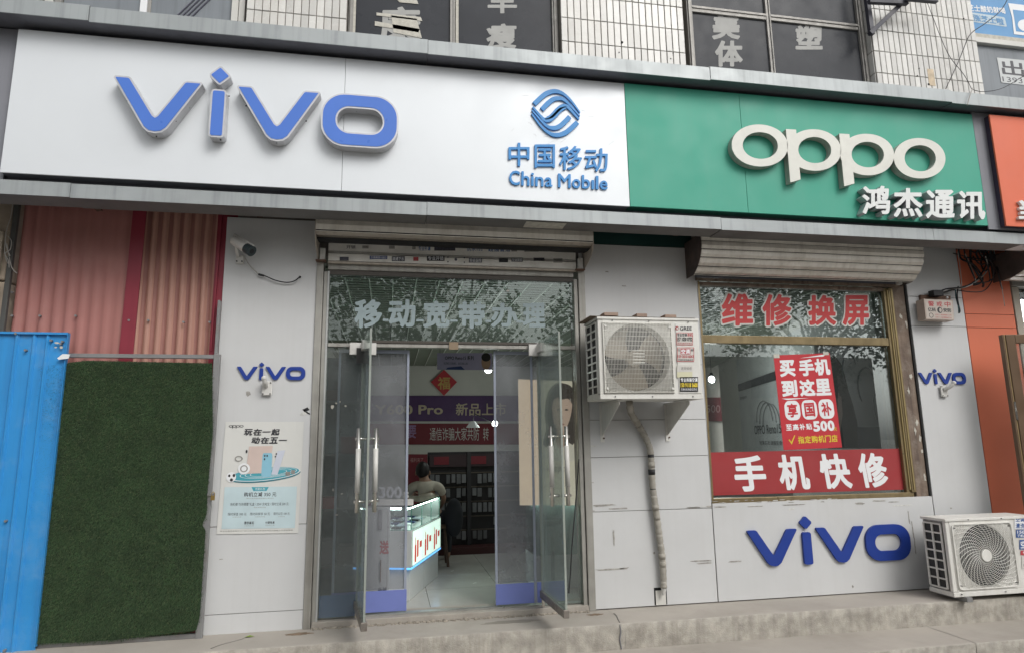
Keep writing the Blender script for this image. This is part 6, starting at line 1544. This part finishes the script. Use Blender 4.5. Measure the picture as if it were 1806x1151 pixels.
# stool and seated person leaning on the counter
PX, PY = .375, 1.92
wood = mat('dark_stool', (.09, .055, .035), .5)
ST = thing('wooden_stool', 'wooden stool under the seated person', 'stool', (PX+.1, PY, .036)); MB().cyl((PX+.10, PY, .40), (PX+.10, PY, .43), .15, 20).build('seat', wood, ST)
for a in range(4):
    t = math.pi/4+a*math.pi/2; MB().cyl((PX+.10+.11*math.cos(t), PY+.11*math.sin(t), .40), (PX+.10+.16*math.cos(t), PY+.16*math.sin(t), F0), .014, 8).build('leg', wood, ST)
def skinobj(name, verts, edges, radii, m, parent, sub=2, root=0):
    me = bpy.data.meshes.new(name); me.from_pydata(verts, edges, []); me.materials.append(m)
    o = bpy.data.objects.new(name, me); COL.objects.link(o); o.parent = parent
    sk = o.modifiers.new('skin', 'SKIN'); sk.use_smooth_shade = True
    for i, r_ in enumerate(radii): me.skin_vertices[0].data[i].radius = r_ if isinstance(r_, tuple) else (r_, r_); me.skin_vertices[0].data[i].use_root = i == root
    s = o.modifiers.new('sub', 'SUBSURF'); s.levels = sub; s.render_levels = sub; return o
PE = thing('person', 'person in a beige T-shirt and dark trousers sitting on a stool, seen from behind', 'person', (PX, PY, 0)); ORG[PE.name] = (PX, PY, 0)
# local coordinates, facing +y / left, leaning forward
body_v = [(.09, 0, .52), (.06, .02, .66), (.02, .05, .80), (-.01, .07, .885), (-.02, .085, .93), (-.03, .10, .99), (-.035, .11, 1.045),
          (.14, .05, .86), (.21, .10, .72), (.17, .24, .62), (.13, .30, .61), (-.15, .09, .86), (-.20, .18, .74), (-.16, .30, .76), (-.13, .34, .77),
          (.17, .04, .49), (.24, .32, .47), (.27, .36, .26), (.27, .34, .08), (.27, .42, .055), (.02, .06, .49), (.05, .34, .47), (.05, .38, .26), (.05, .36, .08), (.05, .44, .055)]
body_e = [(0, 1), (1, 2), (2, 3), (3, 4), (4, 5), (5, 6), (3, 7), (7, 8), (8, 9), (9, 10), (3, 11), (11, 12), (12, 13), (13, 14), (0, 15), (15, 16), (16, 17), (17, 18), (18, 19), (0, 20), (20, 21), (21, 22), (22, 23), (23, 24)]
body_r = [.075, .07, .078, .05, .042, .068, .060, .038, .030, .03, .026, .038, .030, .03, .026, .075, .06, .045, .033, .03, .075, .06, .045, .033, .03]
body = skinobj('body', body_v, body_e, body_r, skin, PE)
skinobj('shirt', [(.10, 0, .48), (.07, .01, .64), (.02, .04, .79), (-.005, .06, .875), (.15, .045, .855), (.20, .085, .76), (-.16, .085, .855), (-.195, .15, .77)], [(0, 1), (1, 2), (2, 3), (3, 4), (4, 5), (3, 6), (6, 7)], [(.105, .085), (.105, .085), (.118, .09), .062, .056, .046, .056, .046], shirt, PE)
skinobj('trousers', [(.09, 0, .50), (.17, .04, .49), (.24, .32, .475), (.27, .36, .26), (.27, .34, .10), (.02, .06, .49), (.05, .34, .475), (.05, .38, .26), (.05, .36, .10)], [(0, 1), (1, 2), (2, 3), (3, 4), (0, 5), (5, 6), (6, 7), (7, 8)], [.115, .09, .072, .055, .05, .09, .072, .055, .05], jeans, PE)
MB().ball((PX-.040, PY+.090, 1.035), .086, 20, 14, (.92, 1.02, 1.08)).build('hair', hair, PE, smooth=True)
for s in (-1, 1): MB().ball((PX-.035+s*.078, PY+.115, 1.00), .02, 8, 6, (.5, .8, 1.3)).build('ear', skin, PE, smooth=True)
for hx, hy, hz, s in ((.13, .30, .61, 1), (-.13, .34, .77, -1)):
    for f_ in range(4):
        a0 = (hx-.02*s+.013*f_*s*.9, hy+.02, hz); MB().tube(smooth_path([(PX+a0[0], PY+a0[1], a0[2]), (PX+a0[0]-.003*s, PY+a0[1]+.035+.004*(f_ in (1, 2)), a0[2]-.002), (PX+a0[0]-.006*s, PY+a0[1]+.062, a0[2]-.018)], 3), .0085, 7).build('finger', skin, body, smooth=True)
    MB().tube(smooth_path([(PX+hx-.02*s, PY+hy-.01, hz), (PX+hx-.05*s, PY+hy+.02, hz-.004), (PX+hx-.055*s, PY+hy+.045, hz-.012)], 3), .0095, 7).build('thumb', skin, body, smooth=True)
BG = MB(); BG.ball((PX+.27, PY-.10, .50), .15, 16, 12, (.62, .5, 1.25)); bg_ = BG.build('dark_jacket', jeans, None, smooth=True); PE.location.z = .0; PE.scale = (.90, .90, .93); tag(bg_, 'dark jacket hanging over the stool beside the seated person', 'jacket')

# ------------------------------------------------------------------ boards behind the repair window
def wallpt(t, off=.03): x = RW0[0]+(RW1[0]-RW0[0])*t; y = RW0[1]+(RW1[1]-RW0[1])*t; return (x-off, y)
def wq(t0, t1, z0, z1, off, m, nm, par): a = wallpt(t0, off); b = wallpt(t1, off); return MB().add([(a[0], a[1], z0), (b[0], b[1], z0), (b[0], b[1], z1), (a[0], a[1], z1)], [(3, 2, 1, 0)]).build(nm, m, par)
WPB = thing('wall_display', 'grey phone advertising boards along the right wall behind the repair window', 'display board', (4.6, 2, 0)); gb = mat('board_grey', (.56, .57, .57), .5); gb2 = mat('board_pale', (.62, .63, .62), .5)
wq(.0, .76, .30, 2.02, .03, gb, 'board', WPB); wq(.0, .76, 2.025, 2.145, .028, mat('black_band', (.05, .05, .055), .5), 'band', WPB); wq(.0, .76, 2.15, 2.55, .03, gb2, 'board', WPB)
def wtext(s, t0, t1, z0, z1, m, lv=0):
    V, F, S = text_edges(s); x0, x1, y0, y1 = bbox(V); mb = MB(); vs = []
    for x, y in V: t = t1+(t0-t1)*(x-x0)/(x1-x0); p = wallpt(t, .04); vs.append((p[0], p[1], z0+(z1-z0)*(y-y0)/(y1-y0)))
    mb.add(vs, F).build('lettering', m, WPB)
wtext('OPPO Reno15', .44, .635, 1.30, 1.43, pgrey); wtext('轻薄实况 旗舰影像', .44, .60, 1.14, 1.20, pgrey); wtext('oppo', .68, .745, 1.86, 1.92, pgrey)
lc = mat('line_art', (.22, .22, .23), .5)
for k in range(3):
    pts = []
    for j in range(9):
        t = .50+.04*k*.6+.06*math.cos(j/8*math.pi); z = 1.42+.30*math.sin(j/8*math.pi)+.03*k; p = wallpt(t, .045); pts.append((p[0], p[1], z))
    MB().tube(pts, .006, 5).build('line_art', lc, WPB, smooth=True)
q = px_quad(((1436, 598), (1568, 604), (1590, 790), (1450, 790)), .42)
GB = thing('advertising_board', 'large grey advertising panel with long dark hair behind the red poster', 'display board', (3.9, .4, .7))
sheet('board', q, .42, .43, mat('panel_grey', (.62, .625, .63), .4, var=.05), GB); YG = .4185
def gbp(lo, b, m, o=0): return flatshape('print', lo, sub(q, b), YG-o, m, GB)
hp = [at(x, y, YG-.001) for x, y in ((1462, 622), (1474, 628), (1484, 642), (1490, 662), (1497, 690), (1505, 715), (1512, 745), (1514, 790), (1460, 790), (1458, 700))]
MB().prism(hp, YG-.002, YG-.001).build('print', mat('hair_print', (.035, .025, .022), .5), GB)
MB().prism([at(x, y, YG-.003) for x, y in ((1478, 690), (1484, 700), (1486, 730), (1482, 760), (1476, 760))], YG-.004, YG-.003).build('print', mat('cheek_print', (.28, .19, .16), .5), GB)
for c_, s in (((.62, .36), .30), ((.42, .22), .26), ((.78, .55), .25)):
    pts = []
    for j in range(12):
        a_ = j/11*math.pi*1.25; p = bil(q, c_[0]+s*.35*math.cos(a_), c_[1]-s*.5*math.sin(a_)+.1*(j/11)); pts.append((p[0], YG-.004, p[1]))
    MB().tube(pts, .007, 5).build('line_art', mat('panel_line', (.12, .125, .15), .5), GB, smooth=True)
MB().prism([at(x, y, YG) for x, y in ((1512, 752), (1575, 752), (1580, 790), (1514, 790))], YG-.002, YG-.001).build('print', mat('panel_blue_grey', (.10, .11, .14), .5), GB)
bx('desk', counterm, thing('service_desk', 'pale repair desk behind the left part of the shop window', 'desk', (2.9, .5, .036)), 2.55, 3.5, .45, .9, F0, .86, .005)
p0 = at(1335, 786, .5); bx('screen', black, thing('tablet', 'tablet standing on the repair desk beside the red poster', 'tablet', (p0[0], .5, .86)), p0[0], p0[0]+.22, .50, .512, .862, .93, .003)

# ------------------------------------------------------------------ street side (seen in the glass): trees and facing building
bark = mat('bark', (.10, .085, .07), .9, var=.3, bump=.8); leafm = mat('leaf', (.045, .085, .030), .5, var=.35, vs=1.5)
def tree(x, y, h, R, seed, label):
    T_ = thing('street_tree', label, 'tree', (x, y, -.33), 'plane trees along the kerb opposite the shop'); r = np.random.default_rng(seed)
    MB().tube(smooth_path([(x, y, -.33), (x+.1, y, h*.3), (x-.05, y+.1, h*.6), (x, y, h*.9)], 4), [.16-.012*i for i in range(13)], 8).build('trunk', bark, T_, smooth=True)
    for k in range(7):
        a = k*2.4; MB().tube([(x, y, h*.35+k*.25), (x+R*.5*math.cos(a), y+R*.5*math.sin(a), h*.6+k*.22), (x+R*.85*math.cos(a+.3), y+R*.85*math.sin(a+.3), h*.72+k*.2)], [.06, .035, .015], 6).build('limb', bark, T_, smooth=True)
    nc = 70; C = []; 
    while len(C) < nc:
        p = r.uniform(-1, 1, 3)
        if .25 < np.linalg.norm(p) < 1: C.append(p*np.array([R, R, h*.34])+np.array([x, y, h*.70]))
    C = np.array(C); n = 9000; ci = r.integers(0, nc, n); P = C[ci]+r.normal(0, .30, (n, 3))
    a = r.normal(0, 1, (n, 3)); a /= np.linalg.norm(a, axis=1)[:, None]; b = np.cross(a, r.normal(0, 1, (n, 3))); b /= np.linalg.norm(b, axis=1)[:, None]
    s = r.uniform(.05, .10, n)[:, None]; V_ = np.stack([P-a*s, P+b*s*.6, P+a*s, P-b*s*.6], 1).reshape(-1, 3)-np.array([x, y, -.33])
    me = bpy.data.meshes.new('crown'); me.from_pydata(V_.tolist(), [], [(i*4, i*4+1, i*4+2, i*4+3) for i in range(n)]); me.materials.append(leafm)
    o = bpy.data.objects.new('crown', me); COL.objects.link(o); o.parent = T_
for i, (tx, ty, th_, tr_) in enumerate(((-4.5, -14, 6.8, 2.6), (1.2, -13.2, 7.4, 2.9), (7.2, -14, 7.0, 2.8), (13.2, -13.4, 7.4, 3.0), (19.4, -14, 7.0, 3.0))): tree(tx, ty, th_, tr_, i+1, 'leafy plane tree across the street, %s' % ['facing the turf gate', 'facing the glass entrance', 'facing the repair window', 'facing the orange signboard', 'at the far end of the kerbside row'][i])
OB = thing('facing_building', 'low pale building across the street mirrored in the shop glass', 'building', (0, -24, -.33)); bx('wall', mat('far_wall', (.30, .28, .25), .8), OB, -22, 24, -30, -24, -.329, 5.2)
for i in range(14):
    for z in (.8, 3.2): bx('window', mat('far_window', (.05, .055, .06), .2), OB, -20+i*3.1, -18.4+i*3.1, -23.999, -23.97, z, z+1.3)
